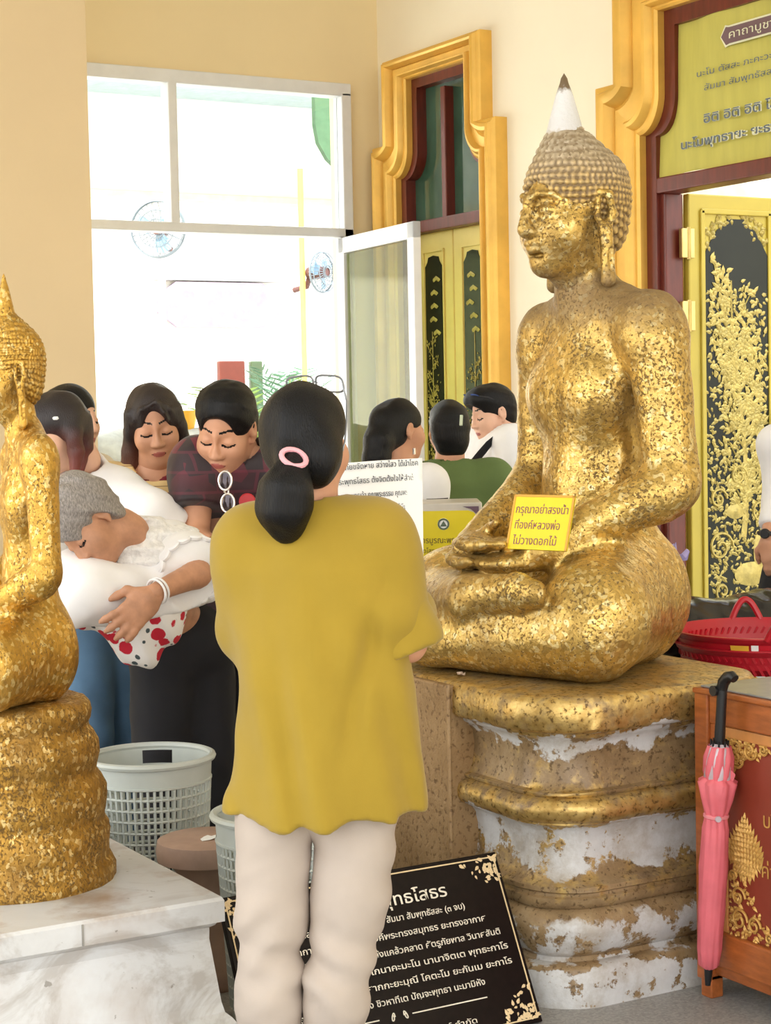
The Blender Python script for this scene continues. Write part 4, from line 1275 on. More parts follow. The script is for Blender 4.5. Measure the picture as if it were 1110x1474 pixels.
# glasses pushed up on her hair
g0 = W.J['head']
root = empty('eyeglasses', tuple(g0), 0, 'thin grey glasses pushed up on the black hair of the woman in mustard', 'glasses')
T = W.T
def G(x, y, z): return T(x, y, z)-g0
mb = MB()
for q in (1, -1):
    c = A_([q*.035, .040, .126])
    loop = []
    for i in range(24):
        a = 2*pi*i/24; ca, sa = cos(a), sin(a)
        rx, ry = .032*np.sign(ca)*abs(ca)**.55, .020*np.sign(sa)*abs(sa)**.55
        loop.append(G(c[0]+rx*1.0, c[1]-ry*.35, c[2]+ry*.85-.25*abs(c[0]+rx)**1.5))
    mb.tube(loop, .0024, 6, closed=True)
mb.tube([G(-.006, .040, .127), G(0, .041, .130), G(.006, .040, .127)], .0018, 6)
mb.obj('rim', M_['grey_metal'], root, True)
for q in (1, -1):
    MB().tube([G(q*.066, .038, .122), G(q*.080, .030, .085), G(q*.088, .012, .04), G(q*.089, .002, -.0), G(q*.087, -.006, -.02)], .0022, 6).obj('temple_arm', M_['grey_metal'], root, True)

# the sheet she reads from
a, b_, c_ = PD(482, 668, 3.93), PD(609, 659, 3.98), PD(580, 770, 3.96)
ax = nrm(b_-a); ay = nrm((b_-c_)-ax*((b_-c_) @ ax)); an = np.cross(ax, ay)
pw, ph = .215, .30
org = b_
root = empty('song_sheet', tuple(org), 0, 'curved white sheet of printed writing held up by the woman in mustard', 'paper')
n1, n2 = 16, 20; vs = []; fs = []
def sheet(u, v): return -ax*(pw*(1-u))-ay*ph*v+an*(.012*sin(pi*u)*(1-v)+.012*sin(2*v)+.006*sin(u*4+v*3))+ax*(-.075*v*.0-.03*v)
for t in (0, .0006):
    for j in range(n2+1):
        for i in range(n1+1): vs.append(sheet(i/n1, j/n2)-an*t)
N0 = (n1+1)*(n2+1)
for j in range(n2):
    for i in range(n1):
        k = j*(n1+1)+i; fs += [(k, k+1, k+n1+2, k+n1+1), (N0+k, N0+k+n1+1, N0+k+n1+2, N0+k+1)]
ed = [i for i in range(n1+1)]+[j*(n1+1)+n1 for j in range(1, n2+1)]+[n2*(n1+1)+i for i in range(n1-1, -1, -1)]+[j*(n1+1) for j in range(n2-1, 0, -1)]
for q in range(len(ed)): fs.append((ed[q], N0+ed[q], N0+ed[(q+1) % len(ed)], ed[(q+1) % len(ed)]))
MB().add(vs, fs).obj('sheet', M_['white'], root, True, angle=80)
for i, l in enumerate(('ขจัดภัยขจัดหาย สว่างไสว ได้นำโชค', 'พระพุทธโสธร ตั้งจิตตั้งใจให้สำเร็จ', 'คุณพระพุทธเจ้า คุณพระธรรม คุณพระสงฆ์', 'ขอประทานพร ขจัดโรคภัย ไม่มีปัญหา', 'เทวาอวยชัย ประทานพร', 'สาธุ สาธุ สาธุ')):
    v = .052+.105*i
    tx = text('printed_line', l, .017, M_['ink'], root, o=sheet(.5, v)+an*.004, ax=nrm(sheet(1, v)-sheet(0, v)), ay=ay, width=pw*(.90-.07*(i == 4)))
    # follow the curl of the paper
    me = tx.data; co = np.zeros(len(me.vertices)*3); me.vertices.foreach_get('co', co); co = co.reshape(-1, 3)
    for q in range(len(co)):
        u = 1+((co[q]+ax*.03*v) @ ax)/pw
        tgt = (sheet(u, v)) @ an
        rel = (co[q]-sheet(.5, v)-an*.004) @ an
        co[q] += an*(tgt-(co[q] @ an)+.0026+rel)
    me.vertices.foreach_set('co', co.ravel()); me.update()
# ------------------------------------------------------------------ the people beyond
M_['white_cotton'] = mat('white_cotton', (240, 238, 238), .85, var=.02, bump=.1, bscale=300, bdist=.001)
M_['black_cloth'] = mat('black_cloth', (22, 21, 26), .85, var=.1)
M_['denim'] = mat('blue_denim', (84, 116, 146), .85, var=.14, scale=5, bump=.2, bscale=350, bdist=.001)
M_['green_polo'] = mat('olive_green_pique', (94, 114, 62), .85, var=.04, bump=.1, bscale=300, bdist=.001)
M_['dark_shoe'] = mat('dark_shoe', (40, 34, 32), .6)
M_['red_hair'] = None
def hair_ends(name, top, end, z0, z1):
    N = NT(name)
    z = N.sep()[2]
    f = N.math('DIVIDE', N.math('SUBTRACT', N.math('ADD', z, N.math('MULTIPLY', N.noise(12, 3), .06)), z0), z1-z0, True)
    N.set(color=N.ramp(f, [(0.0, lin(end)), (1.0, lin(top))]), rough=.4)
    N.bump(N.noise(14, 3, vec=N.mapped((30, 30, 2))), .5, .006)
    return N.m

# elderly woman bending over to the left
J = dict(pel=PD(262, 925, 5.45), neck=PD(176, 796, 5.08), head=PD(126, 750, 4.93),
         shL=PD(246, 792, 5.14), shR=PD(112, 832, 4.98), elL=PD(284, 826, 4.97), elR=PD(66, 930, 4.9),
         wrL=PD(222, 853, 4.84), wrR=PD(50, 1000, 4.75))
J['hipL'] = PD(290, 930, 5.5); J['hipR'] = PD(232, 930, 5.4)
J['knL'] = PD(300, 1060, 5.5)*A_([1, 1, 0])+A_([0, 0, .46]); J['knR'] = PD(232, 1060, 5.42)*A_([1, 1, 0])+A_([0, 0, .46])
J['anL'] = J['knL']*A_([1, 1, 0])+A_([0, 0, .07]); J['anR'] = J['knR']*A_([1, 1, 0])+A_([0, 0, .07])
p = Person('elderly grey-haired woman in a white lace blouse bending low to the left', J, view(-.30, -.80, -.50), up=view(-.75, .55, -.30), sc=.98, skin='skin_old', hairm='hair_brown',
           hands=(('L', dict(d=view(-.62, -.62, -.25), n=view(-.35, -.1, .9), t=view(-.6, .6, .3), curl=.35, spread=.22, s=1.02, h=.0045)),), headh=.0045)
def st(S, T, R, sc):
    S.ell(T(0, -.02, .045), A_([.088, .103, .088])*sc, R, .03)
    face_cut(S, T, R, sc, .045, .066, -.07, False)
    for q in (1, -1):
        S.ell(T(q*.088, .02, -.035), A_([.03, .042, .05])*sc, R, .01, 's')
p.add('hair', p.hair(st), [M_['hair_grey']], .006, lambda P: .008*fbm(P*A_([1, 1, 1]), 55, 3)+.007*fbm(P*A_([.4, .4, 1.2]), 140, 9), .016, 'short grey hair')
FL = NT('floral_print')
vv = FL.n('ShaderNodeTexVoronoi'); FL.l(FL.obj, vv.inputs['Vector']); vv.inputs['Scale'].default_value = 19
v2 = FL.n('ShaderNodeTexVoronoi'); FL.l(FL.obj, v2.inputs['Vector']); v2.inputs['Scale'].default_value = 27
red = FL.ramp(FL.math('ADD', vv.outputs['Distance'], FL.math('MULTIPLY', FL.noise(60, 3), .2)), [(.48, lin((196, 30, 52))), (.51, lin((240, 236, 232)))], 'LINEAR')
green = FL.ramp(FL.math('ADD', v2.outputs['Distance'], FL.math('MULTIPLY', FL.noise(40, 3), .2)), [(.33, 1.0), (.36, 0.0)])
FL.set(color=FL.mix(FL.math('MULTIPLY', green, FL.ramp(vv.outputs['Distance'], [(.46, 0.0), (.50, 1.0)])), red, lin((70, 82, 84))), rough=.8)
M_['floral'] = FL.m
def ex(S):
    a = p.J
    S.cap(PD(262, 850, 5.1), PD(285, 880, 5.25), .09, .07, k=.06)          # loose side of the blouse
    S.cap(PD(130, 850, 4.9), PD(215, 868, 5.0), .085, .10, k=.06)
    S.ell(PD(268, 806, 5.03), (.085, .085, .075), k=.04)
top(p, wsh=.075, chest=(.165, .12), waist=(.155, .12), hem=(.16, .13), hem_t=.14, sleeves=(.86, 1.2), neck_r=.062, mats=[M_['white_cotton']], h=.008, slw=(.078, .088), extra=ex, name='blouse', neck_f=.035,
    hemplane=(PD(200, 884, 5.1), view(.12, -1, .0)), label='white lace blouse',
    disp=lambda P: .006*fbm(P*A_([1, 1, 1]), 24, 3)+.003*fbm(P, 60, 5))
# lace: a scalloped edge on the sleeve and a ruffle across the shoulder
mb = MB()
w0, ax_ = p.J['elL'], nrm(p.J['elL']-p.J['shL'])
u1 = nrm(np.cross(ax_, [0, 0, 1])); u2 = np.cross(ax_, u1)
c0 = p.J['shL']+(p.J['elL']-p.J['shL'])*.84
ringp = [c0+(u1*cos(a)+u2*sin(a))*.096+ax_*(.012*abs(sin(a*9))) for a in np.linspace(0, 2*pi, 109)[:-1]]
mb.tube([q-p.o for q in ringp], .007, 6, closed=True)
mb.obj('lace_edge', M_['white_cotton'], p.root, True)
M_['lace'] = mat('white_lace', (236, 233, 230), .9, var=.08, scale=60, bump=.9, bscale=120, bdist=.006)
S = Sdf(); S.box0 = box_of(PD(165, 770, 5.0), PD(265, 770, 5.1), pad=.25)
S.ecap(PD(188, 768, 5.02), PD(262, 786, 5.06), .055, .06, (0, 0, 1), .8, .03)
S.ecap(PD(180, 792, 4.99), PD(235, 806, 5.0), .05, .05, (0, 0, 1), .8, .03)
p.add('lace_ruffle', S, [M_['lace']], .006, lambda P: .007*fbm(P, 95, 3)+.006*np.sin(P[:, 2]*160), .016)
S = Sdf(); S.box0 = box_of(PD(170, 900, 4.95), PD(230, 900, 4.95), pad=.3)
S.ell(PD(182, 882, 4.98), (.15, .075, .070), look_basis(view(0, 0, -1)), .05)
S.ell(PD(203, 918, 5.0), (.075, .06, .085), look_basis(view(0, 0, -1)), .06)
S.ell(PD(238, 880, 5.02), (.06, .06, .08), look_basis(view(0, 0, -1)), .05)
p.add('floral_panel', S, [M_['floral']], .008, lambda P: .006*fbm(P*A_([1, 1, .5]), 30, 8)+.007*np.sin((P @ RGT)*75+P[:, 2]*20), .02, 'white panel printed with red flowers hanging below the blouse')
trousers(p, .098, .088, .085, mt=M_['black_cloth'], label='black trousers', wst=.16); shoes(p, M_['dark_shoe'])
wv = nrm(p.J['wrL']-p.J['elL']); q1 = nrm(np.cross(wv, [0, 0, 1])); q2 = np.cross(wv, q1)
mb = MB()
for t in (-.02, -.008): mb.tube([p.J['wrL']-p.o+wv*t+(q1*cos(a)+q2*sin(a))*.034 for a in np.linspace(0, 2*pi, 25)[:-1]], .0035, 6, closed=True)
o = mb.obj('wrist_strings', M_['white_cotton'], p.root, True); o['label'] = 'white strings round the wrist'

# red-haired woman leaning behind her
J = dict(pel=PD(150, 880, 5.98), neck=PD(120, 672, 5.72), head=PD(82, 620, 5.62),
         shL=PD(168, 708, 5.70), shR=PD(72, 720, 5.65), elL=PD(218, 736, 5.58), elR=PD(60, 830, 5.50),
         wrL=PD(268, 772, 5.62), wrR=PD(50, 880, 5.30))
J['hipL'] = PD(168, 890, 6.00); J['hipR'] = PD(122, 890, 5.94)
J['knL'] = PD(180, 1060, 6.02)*A_([1, 1, 0])+A_([0, 0, .46]); J['knR'] = PD(128, 1060, 5.86)*A_([1, 1, 0])+A_([0, 0, .46])
J['anL'] = J['knL']*A_([1, 1, 0])+A_([0, 0, .07]); J['anR'] = J['knR']*A_([1, 1, 0])+A_([0, 0, .07])
p = Person('red-haired woman in a white blouse and blue jeans leaning over behind the small statue', J, view(-.72, -.48, -.50), up=(0, 0, 1), skin='skin_pale', sc=.98,
           hands=(('L', dict(d=view(.6, -.7, -.2), n=view(0, -.5, -.6), t=view(-.5, -.3, -.6), curl=.5)),))
M_['red_hair'] = hair_ends('red_tipped_hair', (32, 22, 24), (116, 42, 28), J['head'][2]-.10, J['head'][2]+.05)
def st(S, T, R, sc):
    face_cut(S, T, R, sc, .05, .064, -.06, False)
    hd = p.J['head']
    S.chain([PD(100, 596, 5.60), PD(106, 622, 5.56), PD(109, 650, 5.54), PD(107, 684, 5.53)], [.040, .026, .024, .014], .03)
    S.chain([PD(118, 606, 5.66), PD(121, 645, 5.64), PD(117, 676, 5.62)], [.03, .028, .014], .03)
S = p.hair(st)
o = S.obj('hair', [M_['red_hair']], .006, p.root, strand(3, .004, 80, (1, 1, .12)), .01, origin=(0, 0, 0))
o.location = tuple(-p.o); o['label'] = 'dark hair turning red towards the ends'
def ex(S): S.cap(PD(150, 722, 5.75), PD(215, 756, 5.70), .07, .06, k=.06)
top(p, wsh=.072, chest=(.165, .115), waist=(.15, .11), hem=(.16, .12), hem_t=.05, sleeves=(1.72, 1.3), neck_r=.06, mats=[M_['white_cotton']], h=.009, slw=(.078, .07), extra=ex, name='blouse', label='white blouse')
trousers(p, .098, .080, .075, mt=M_['denim'], label='blue jeans', wst=.155, name='jeans'); shoes(p, M_['dark_shoe'])
mb = MB().box(PD(80, 602, 5.51)-p.o, (.012, .004, .004), look_basis(view(-.6, -.5, -.5)).T, ch=.001)
mb.obj('hair_clip', M_['white'], p.root)

def standing(px, headp, d, faced, hx=None, sh=None, zneck=None, **kw):
    """joints of an upright figure from where its head and shoulders show"""
    hd = PD(*headp, d); fd = A_(faced, float); fd[2] = 0; fd = nrm(fd)
    r = np.cross(fd, [0, 0, 1.0])
    H = kw.get('H', hd[2]); nk = hd-fd*.03-A_([0, 0, .155]) if zneck is None else A_([hd[0]-fd[0]*.05, hd[1]-fd[1]*.05, zneck])
    w = kw.get('w', .165)
    J = dict(head=hd, neck=nk, pel=A_([nk[0]-fd[0]*.02, nk[1]-fd[1]*.02, nk[2]-.50]))
    for k, q in (('L', -1), ('R', 1)):
        J['sh'+k] = nk+r*q*w-A_([0, 0, .055])
        J['el'+k] = J['sh'+k]+r*q*.045-fd*.02-A_([0, 0, .27])
        J['wr'+k] = J['el'+k]+fd*.10-A_([0, 0, .21])
    return J, fd, r
# woman whose face just shows behind
J, fd, r = standing(0, (104, 602), 6.5, view(.85, -.05, -.5))
p = Person('dark-haired woman half hidden behind the red-haired woman', J, view(.86, -.12, -.45), skin='skin_pale', bodyh=.015)
def st(S, T, R, sc):
    face_cut(S, T, R, sc, .055, .064, -.06, False)
    S.ell(T(0, -.08, .03), A_([.05, .05, .05])*sc, R, .03)
p.add('hair', p.hair(st), [M_['hair_black']], .007, strand(3), .006)
top(p, sleeves=.9, mats=[mat('cream_blouse', (232, 220, 200), .85)], h=.013)
trousers(p, .09, .08, .075, mt=M_['black_cloth'], h=.015); shoes(p, M_['dark_shoe'])

# girl in the striped top
J, fd, r = standing(0, (222, 610), 6.15, view(.1, 0, -1), w=.155)
J['elL'] = J['shL']+fd*.05-A_([0, 0, .26]); J['wrL'] = J['elL']+fd*.16-A_([0, 0, .08])-r*.0
J['elR'] = J['shR']+r*.05-A_([0, 0, .26])
p = Person('long-haired young woman in a maroon and cream striped top looking down', J, view(.20, -.36, -.92), up=view(-.1, 1, -.05), skin='skin', sc=1.06, hairm='hair_brown', headh=.0037,
           hands=(('L', dict(d=view(-.6, -.2, -.6), n=view(0, -1, 0), t=view(0, .5, -.5), curl=.6)),))
hz = p.J['head'][2]
M_['girl_hair'] = hair_ends('brown_tipped_hair', (36, 24, 24), (124, 66, 46), hz-.20, hz-.02)
def st(S, T, R, sc):
    S.ell(T(0, -.016, .035), A_([.084, .096, .090])*sc, R, .02)
    face_cut(S, T, R, sc, .092, .062, -.07, False)
    for q in (1, -1):
        S.chain([T(q*.070, .025, .05), T(q*.078, .02, -.01), T(q*.084, .01, -.08), T(q*.094, .015, -.15), T(q*.108, .02, -.205)], [.026, .026, .032, .036, .014], .02)
        S.chain([T(q*.03, -.06, -.06), T(q*.05, -.05, -.15)], [.05, .05], .03)
    S.chain([T(-.006, .068, .100), T(.038, .068, .078), T(.064, .050, .035)], [.007, .006, .009], .010)
    S.chain([T(-.010, .070, .098), T(-.030, .082, .066), T(-.042, .082, .034)], [.007, .005, .003], .008)
    S.chain([T(-.014, .066, .098), T(-.050, .060, .066), T(-.066, .046, .02)], [.007, .007, .010], .010)
S = p.hair(st)
o = S.obj('hair', [M_['girl_hair']], .005, p.root, strand(3, .004, 95, (1, 1, .12)), .008); o.location = tuple(-p.o); o['label'] = 'long dark hair with brown ends'
N = NT('striped_knit'); z = N.sep()[2]
w = N.math('FRACT', N.math('MULTIPLY', N.math('ADD', z, .012), 14.5))
w2 = N.math('FRACT', N.math('MULTIPLY', N.math('ADD', z, .012), 43.5))
N.set(color=N.mix(N.ramp(w, [(.58, 0.0), (.60, 1.0)]), N.mix(N.ramp(w2, [(.88, 0.0), (.9, .8)]), lin((226, 196, 140)), lin((110, 60, 50))), lin((112, 20, 36))), rough=.85)
N.bump(N.noise(300, 2), .1, .001)
top(p, chest=(.155, .11), waist=(.14, .1), bust=.05, sleeves=.95, mats=[N.m], h=.009, name='striped_top', neck_r=.075)
trousers(p, .09, .08, .075, mt=M_['black_cloth'], h=.015); shoes(p, M_['dark_shoe'])

# man in the maroon jersey
J = dict(pel=PD(345, 905, 5.85), neck=PD(346, 660, 5.72), head=PD(326, 616, 5.62),
         shR=PD(288, 672, 5.68), shL=PD(412, 668, 5.70), elR=PD(281, 775, 5.60), elL=PD(430, 790, 5.66),
         wrR=PD(316, 792, 5.42), wrL=PD(400, 800, 5.41))
p = Person('man in a dark maroon patterned jersey bowing his head, sunglasses at his collar', J, view(-.26, -.50, -.83), up=view(-.02, .86, -.5), skin='skin', sex='m', sc=1.10, nose=1.15, headh=.0037,
           hands=(('R', dict(d=view(.5, -.5, -.5), n=view(.3, -.2, .8), t=view(.4, .6, 0), curl=.5)), ('L', dict(d=view(-.5, -.5, -.5), n=view(0, -.2, .8), t=view(-.4, .6, 0), curl=.5))))
def st(S, T, R, sc):
    S.ell(T(0, -.008, .072), A_([.080, .086, .056])*sc, R, .03)
    S.ell(T(0, .008, .100), A_([.060, .055, .030])*sc, R, .03)
    S.ell(T(0, .122, -.005), A_([.070, .085, .098])*sc, R, .01, 's')
    for q in (1, -1):
        S.ell(T(q*.085, .035, -.05), A_([.028, .058, .070])*sc, R, .008, 's')
    S.plane(T(0, 0, -.075), -R[2])
p.add('hair', p.hair(st), [M_['hair_black']], .005, lambda P: .003*fbm(P, 110, 3), .006, 'short black hair')
N = NT('maroon_jersey')
sx_, sy_, sz_ = N.sep()
br = N.n('ShaderNodeTexBrick'); N.l(N.mapped((5, 5, 4), (1.57, .3, 0)), br.inputs['Vector'])
br.inputs['Color1'].default_value = lin((30, 16, 22)); br.inputs['Color2'].default_value = lin((52, 20, 30)); br.inputs['Mortar'].default_value = lin((78, 26, 40)); br.inputs['Scale'].default_value = 1.0
br.inputs['Mortar Size'].default_value = .018
top_n = N.ramp(N.vor(16, out='Color'), [(.55, 0.0), (.56, .8)])
hi = N.ramp(N.math('DIVIDE', N.math('SUBTRACT', sz_, 1.22), .2, True), [(.0, 0.0), (1.0, .7)])
N.set(color=N.mix(N.math('MULTIPLY', hi, top_n), br.outputs[0], lin((138, 26, 52))), rough=.6, sheen=.2)
N.bump(N.noise(250, 2), .1, .001)
M_['maroon'] = N.m
top(p, wsh=.085, chest=(.20, .135), waist=(.185, .13), hem=(.195, .14), hem_t=-.12, sleeves=.60, neck_r=.075, mats=[M_['maroon']], h=.009, slw=(.088, .094), name='jersey', neck_f=.03)
trousers(p, .10, .085, .08, mt=M_['black_cloth'], wst=.175); shoes(p, M_['dark_shoe'])
c0 = p.J['neck']+p.fw*.02
mb = MB()
ring = [c0-p.o+(p.side*cos(a)*.076+p.fw*(.012+sin(a)*.080)+p.upv*(-.012-.030*max(0, sin(a)))) for a in np.linspace(0, 2*pi, 41)[:-1]]
o = mb.tube(ring, .009, 8, closed=True).obj('collar', mat('crimson_rib', (150, 30, 56), .7), p.root, True); o['label'] = 'crimson collar'
# red round badge
bc = PD(356, 722, 5.50)
MB().lathe([(0, .004), (.022, .004), (.026, .0), (.026, -.012)], 24).obj('badge', mat('red_badge', (190, 40, 48), .5), p.root, True).matrix_local = Matrix.Translation(Vector(bc-p.o)) @ Vector(tuple(view(0, .15, -1))).to_track_quat('Z', 'Y').to_matrix().to_4x4()
# watch
M_['gold_metal'] = mat('yellow_gold', (196, 156, 70), .3, .8)
wv = nrm(p.J['wrR']-p.J['elR']); q1 = nrm(np.cross(wv, [0, 0, 1])); q2 = np.cross(wv, q1)
wc = p.J['wrR']-wv*.015
rt = empty('wristwatch', tuple(wc), 0, 'gold coloured watch on the wrist of the man in maroon', 'watch')
MB().tube([(q1*cos(a)+q2*sin(a))*.034 for a in np.linspace(0, 2*pi, 25)[:-1]], .006, 6, closed=True).obj('strap', M_['gold_metal'], rt, True)
fc = nrm(view(0, .5, -.8)-wv*np.dot(view(0, .5, -.8), wv))
o = MB().lathe([(0, .008), (.013, .008), (.016, .004), (.016, -.004)], 20).obj('dial', M_['gold_metal'], rt, True)
o.matrix_local = Matrix.Translation(Vector(fc*.034)) @ Vector(tuple(fc)).to_track_quat('Z', 'Y').to_matrix().to_4x4()
# sunglasses hung from the collar
M_['shade_lens'] = mat('dark_mirror_lens', (74, 66, 70), .06, .6, var=.25, scale=30)
M_['shade_rim'] = mat('pale_metal_rim', (226, 220, 214), .25, .7)
sc0 = PD(326, 708, 5.47)
rt = empty('sunglasses', tuple(sc0), 0, 'mirrored sunglasses with pale rims hanging from the maroon jersey collar', 'sunglasses')
hb = look_basis(view(-.15, .1, -1)); rx, rz, rn = hb[0], hb[2], hb[1]
for q, zc in ((1, .034), (-1, -.034)):
    c = rz*zc+rx*.004*q
    lo_ = [c+rx*(.020*cos(a))+rz*(.028*sin(a)) for a in np.linspace(0, 2*pi, 25)[:-1]]
    MB().tube(lo_, .0038, 6, closed=True).obj('rim', M_['shade_rim'], rt, True)
    vs = [c+rn*.004]+lo_+[c-rn*.002]; n_ = len(lo_)
    MB().add(vs, [(0, 1+i, 1+(i+1) % n_) for i in range(n_)]+[(n_+1, 1+(i+1) % n_, 1+i) for i in range(n_)]).obj('lens', M_['shade_lens'], rt, True)
MB().tube([rz*.006, rx*.006+rn*.004, -rz*.006], .003, 6).obj('bridge', M_['shade_rim'], rt, True)
MB().tube([rz*.060, rz*.066-rn*.01, rz*.05-rn*.022, -rz*.03-rn*.03], .0028, 6).obj('temple_arm', M_['shade_rim'], rt, True)

# woman with a long ponytail beyond, turned away
J, fd, r = standing(0, (576, 618), 7.0, view(.6, 0, .8), w=.15)
p = Person('woman with a long black ponytail and a black and white top, turned away', J, view(.80, -.08, .55), skin='skin', sc=.98, bodyh=.014)
def st(S, T, R, sc):
    face_cut(S, T, R, sc, .06, .068, -.07, False)
    for q in (1, -1): S.ell(T(q*.088, .02, -.04), A_([.03, .04, .055])*sc, R, .01, 's')
    S.ell(T(0, -.10, .035), A_([.05, .035, .045])*sc, R, .03)
    S.chain([PD(550, 610, 6.93), PD(545, 635, 6.91), PD(541, 660, 6.90), PD(541, 690, 6.9)], [.04, .058, .055, .03], .04)
p.add('hair', p.hair(st), [M_['hair_black']], .007, strand(3, .004, 80, (1, 1, .12)), .008)
N = NT('black_white_panels'); cx, cy, cz = N.sep()
N.set(color=N.ramp(N.math('ADD', cz, N.math('MULTIPLY', cx, .3)), [(0, lin((26, 26, 30)))]), rough=.85)
o_ = p.o
def pt(S):
    for k in 'LR':
        m0 = p.J['sh'+k]*.72+p.J['el'+k]*.28; S.ell(m0-A_([0, 0, .07]), (.115, .115, .115), op='p', m=1)
top(p, sleeves=.95, mats=[M_['white_cotton'], M_['black_cloth']], h=.011, paint=pt, chest=(.16, .11))
trousers(p, .09, .08, .075, mt=M_['black_cloth'], h=.015); shoes(p, M_['dark_shoe'])
MB().tube([(PD(596, 645, 6.92)-p.o)+A_([0, 0, -.012*i]) for i in range(3)], .006, 8).obj('earring', M_['shade_rim'], p.root, True)

# woman in olive green
J, fd, r = standing(0, (646, 618), 7.35, view(.05, 0, 1), w=.175)
p = Person('woman in an olive green polo shirt seen from behind, hair pinned up', J, view(-.15, -.08, 1), skin='skin', sc=.98, bodyh=.014)
def st(S, T, R, sc):
    face_cut(S, T, R, sc, .06, .068, -.07, False)
    S.ell(T(-.01, -.075, -.005), A_([.078, .055, .085])*sc, R, .03)
    S.ell(T(0, -.06, -.07), A_([.066, .045, .05])*sc, R, .03)
p.add('hair', p.hair(st), [M_['hair_black']], .007, strand(3, .004, 80, (.3, .3, 1)), .008)
top(p, wsh=.085, chest=(.205, .14), waist=(.20, .14), hem=(.20, .15), sleeves=.8, mats=[M_['green_polo']], h=.011, slw=(.085, .09), name='polo_shirt')
S = Sdf(); S.box0 = box_of(p.J['neck'], pad=.2)
S.cap(p.J['neck']-p.upv*.02, p.J['neck']+p.upv*.025+p.fw*.02, .085, .062, k=.02)
p.add('collar', S, [M_['green_polo']], .009)
trousers(p, .10, .085, .08, mt=M_['black_cloth'], h=.015, wst=.18); shoes(p, M_['dark_shoe'])
o = MB().box(PD(664, 605, 7.2)-p.o, (.006, .004, .022), look_basis(view(.3, -.3, 1), (0, 0, 1)).T, ch=.002).obj('hair_clip', mat('pale_clip', (206, 216, 190), .4), p.root); o['label'] = 'pale hair clip'

# man in white with a black strap
J, fd, r = standing(0, (709, 594), 8.05, view(-.8, 0, -.6), w=.18)
J['neck'] = PD(722, 622, 8.07)
sL, sR = PD(738, 640, 7.93), PD(694, 640, 8.2)
J.update(shL=sL, shR=sR, pel=J['neck']-A_([0, 0, .50])+r*0, elL=PD(738, 700, 7.85), wrL=PD(700, 688, 7.82), elR=PD(690, 695, 8.2), wrR=PD(672, 690, 8.05))
p = Person('man in a white long-sleeved shirt with a black cross strap, looking down in profile', J, view(-.88, -.28, -.40), up=view(-.25, 1, -.1), skin='skin_pale', sex='m', sc=1.02, headh=.005, bodyh=.014)
def st(S, T, R, sc):
    S.ell(T(0, .02, .070), A_([.076, .085, .055])*sc, R, .03)
    S.ell(T(0, .05, .085), A_([.06, .058, .036])*sc, R, .03)
    S.ell(T(0, .125, -.015), A_([.072, .085, .085])*sc, R, .01, 's')
    for q in (1, -1): S.ell(T(q*.085, .04, -.055), A_([.028, .058, .070])*sc, R, .008, 's')
    S.plane(T(0, 0, -.075), -R[2])
p.add('hair', p.hair(st), [M_['hair_black']], .006, lambda P: .003*fbm(P, 90, 3), .006)
top(p, wsh=.085, chest=(.19, .13), waist=(.175, .12), hem=(.18, .13), sleeves=1.9, mats=[M_['white_cotton']], h=.010, slw=(.078, .07), name='shirt')
trousers(p, .10, .085, .08, mt=M_['black_cloth'], h=.015, wst=.175); shoes(p, M_['dark_shoe'])
mb = MB()
pts = [PD(713, 632, 7.93), PD(703, 640, 7.90), PD(693, 652, 7.90), PD(684, 663, 7.93)]
mb.tube([q-p.o for q in pts], .018, 6, flat=.4); mb.obj('bag_strap', M_['black_cloth'], p.root, True)
MB().box(PD(706, 671, 7.74)-p.o, (.055, .03, .03), ch=.01).obj('waist_bag', M_['black_cloth'], p.root)
hd = p.J['head']
rt = empty('sunglasses', tuple(hd), 0, 'blue-lensed sunglasses pushed up on the hair of the man in white', 'sunglasses')
T = p.T
for q in (1, -1):
    mb = MB(); lo_ = [T(q*.034+.028*cos(a), .085-.012*abs(cos(a))+.012*sin(a), .098+.020*sin(a)*.8)-hd for a in np.linspace(0, 2*pi, 21)[:-1]]
    cc = T(q*.034, .092, .102)-hd; n_ = 20; back = T(q*.034, .075, .094)-hd
    mb.add([cc]+lo_+[back], [(0, 1+i, 1+(i+1) % n_) for i in range(n_)]+[(n_+1, 1+(i+1) % n_, 1+i) for i in range(n_)]).obj('lens', mat('blue_mirror_lens', (96, 120, 190), .1, .5), rt, True)
    MB().tube([T(q*.062, .07, .095)-hd, T(q*.078, .04, .08)-hd, T(q*.082, .0, .05)-hd], .003, 6).obj('temple_arm', M_['black'], rt, True)

# someone at the right edge of the picture
J, fd, r = standing(0, (1166, 560), 6.5, view(-.5, 0, -.85), w=.17)
J['shR'] = PD(1120, 640, 6.45); J['elR'] = PD(1118, 722, 6.45); J['wrR'] = PD(1106, 772, 6.36)
p = Person('person in a white sleeve and black skirt cut off by the right edge', J, view(-.5, -.1, -.85), skin='skin', bodyh=.014,
           hands=(('R', dict(d=view(.12, -1, -.2), n=view(.5, 0, .8), t=view(-.7, 0, -.5), curl=.6)),))
p.add('hair', p.hair(lambda S, T, R, sc: face_cut(S, T, R, sc, .055, .064, -.06)), [M_['hair_black']], .009, strand(3), .006)
top(p, sleeves=1.75, mats=[M_['white_cotton']], h=.011, slw=(.06, .052))
S = p.sdf(); z0 = p.J['pel']
sloft(S, [z0+A_([0, 0, .14]), z0, z0-A_([0, 0, .2]), z0-A_([0, 0, .62])], [.15, .19, .23, .27], [.12, .16, .19, .22], p.side)
S.plane(z0-A_([0, 0, .60]), (0, 0, -1))
p.add('skirt', S, [M_['black_cloth']], .014, lambda P: .006*fbm(P*A_([1, 1, .1]), 30, 8), .02, 'long black skirt'); shoes(p, M_['dark_shoe'])
wc = p.J['wrR']-A_([0, 0, -.012])
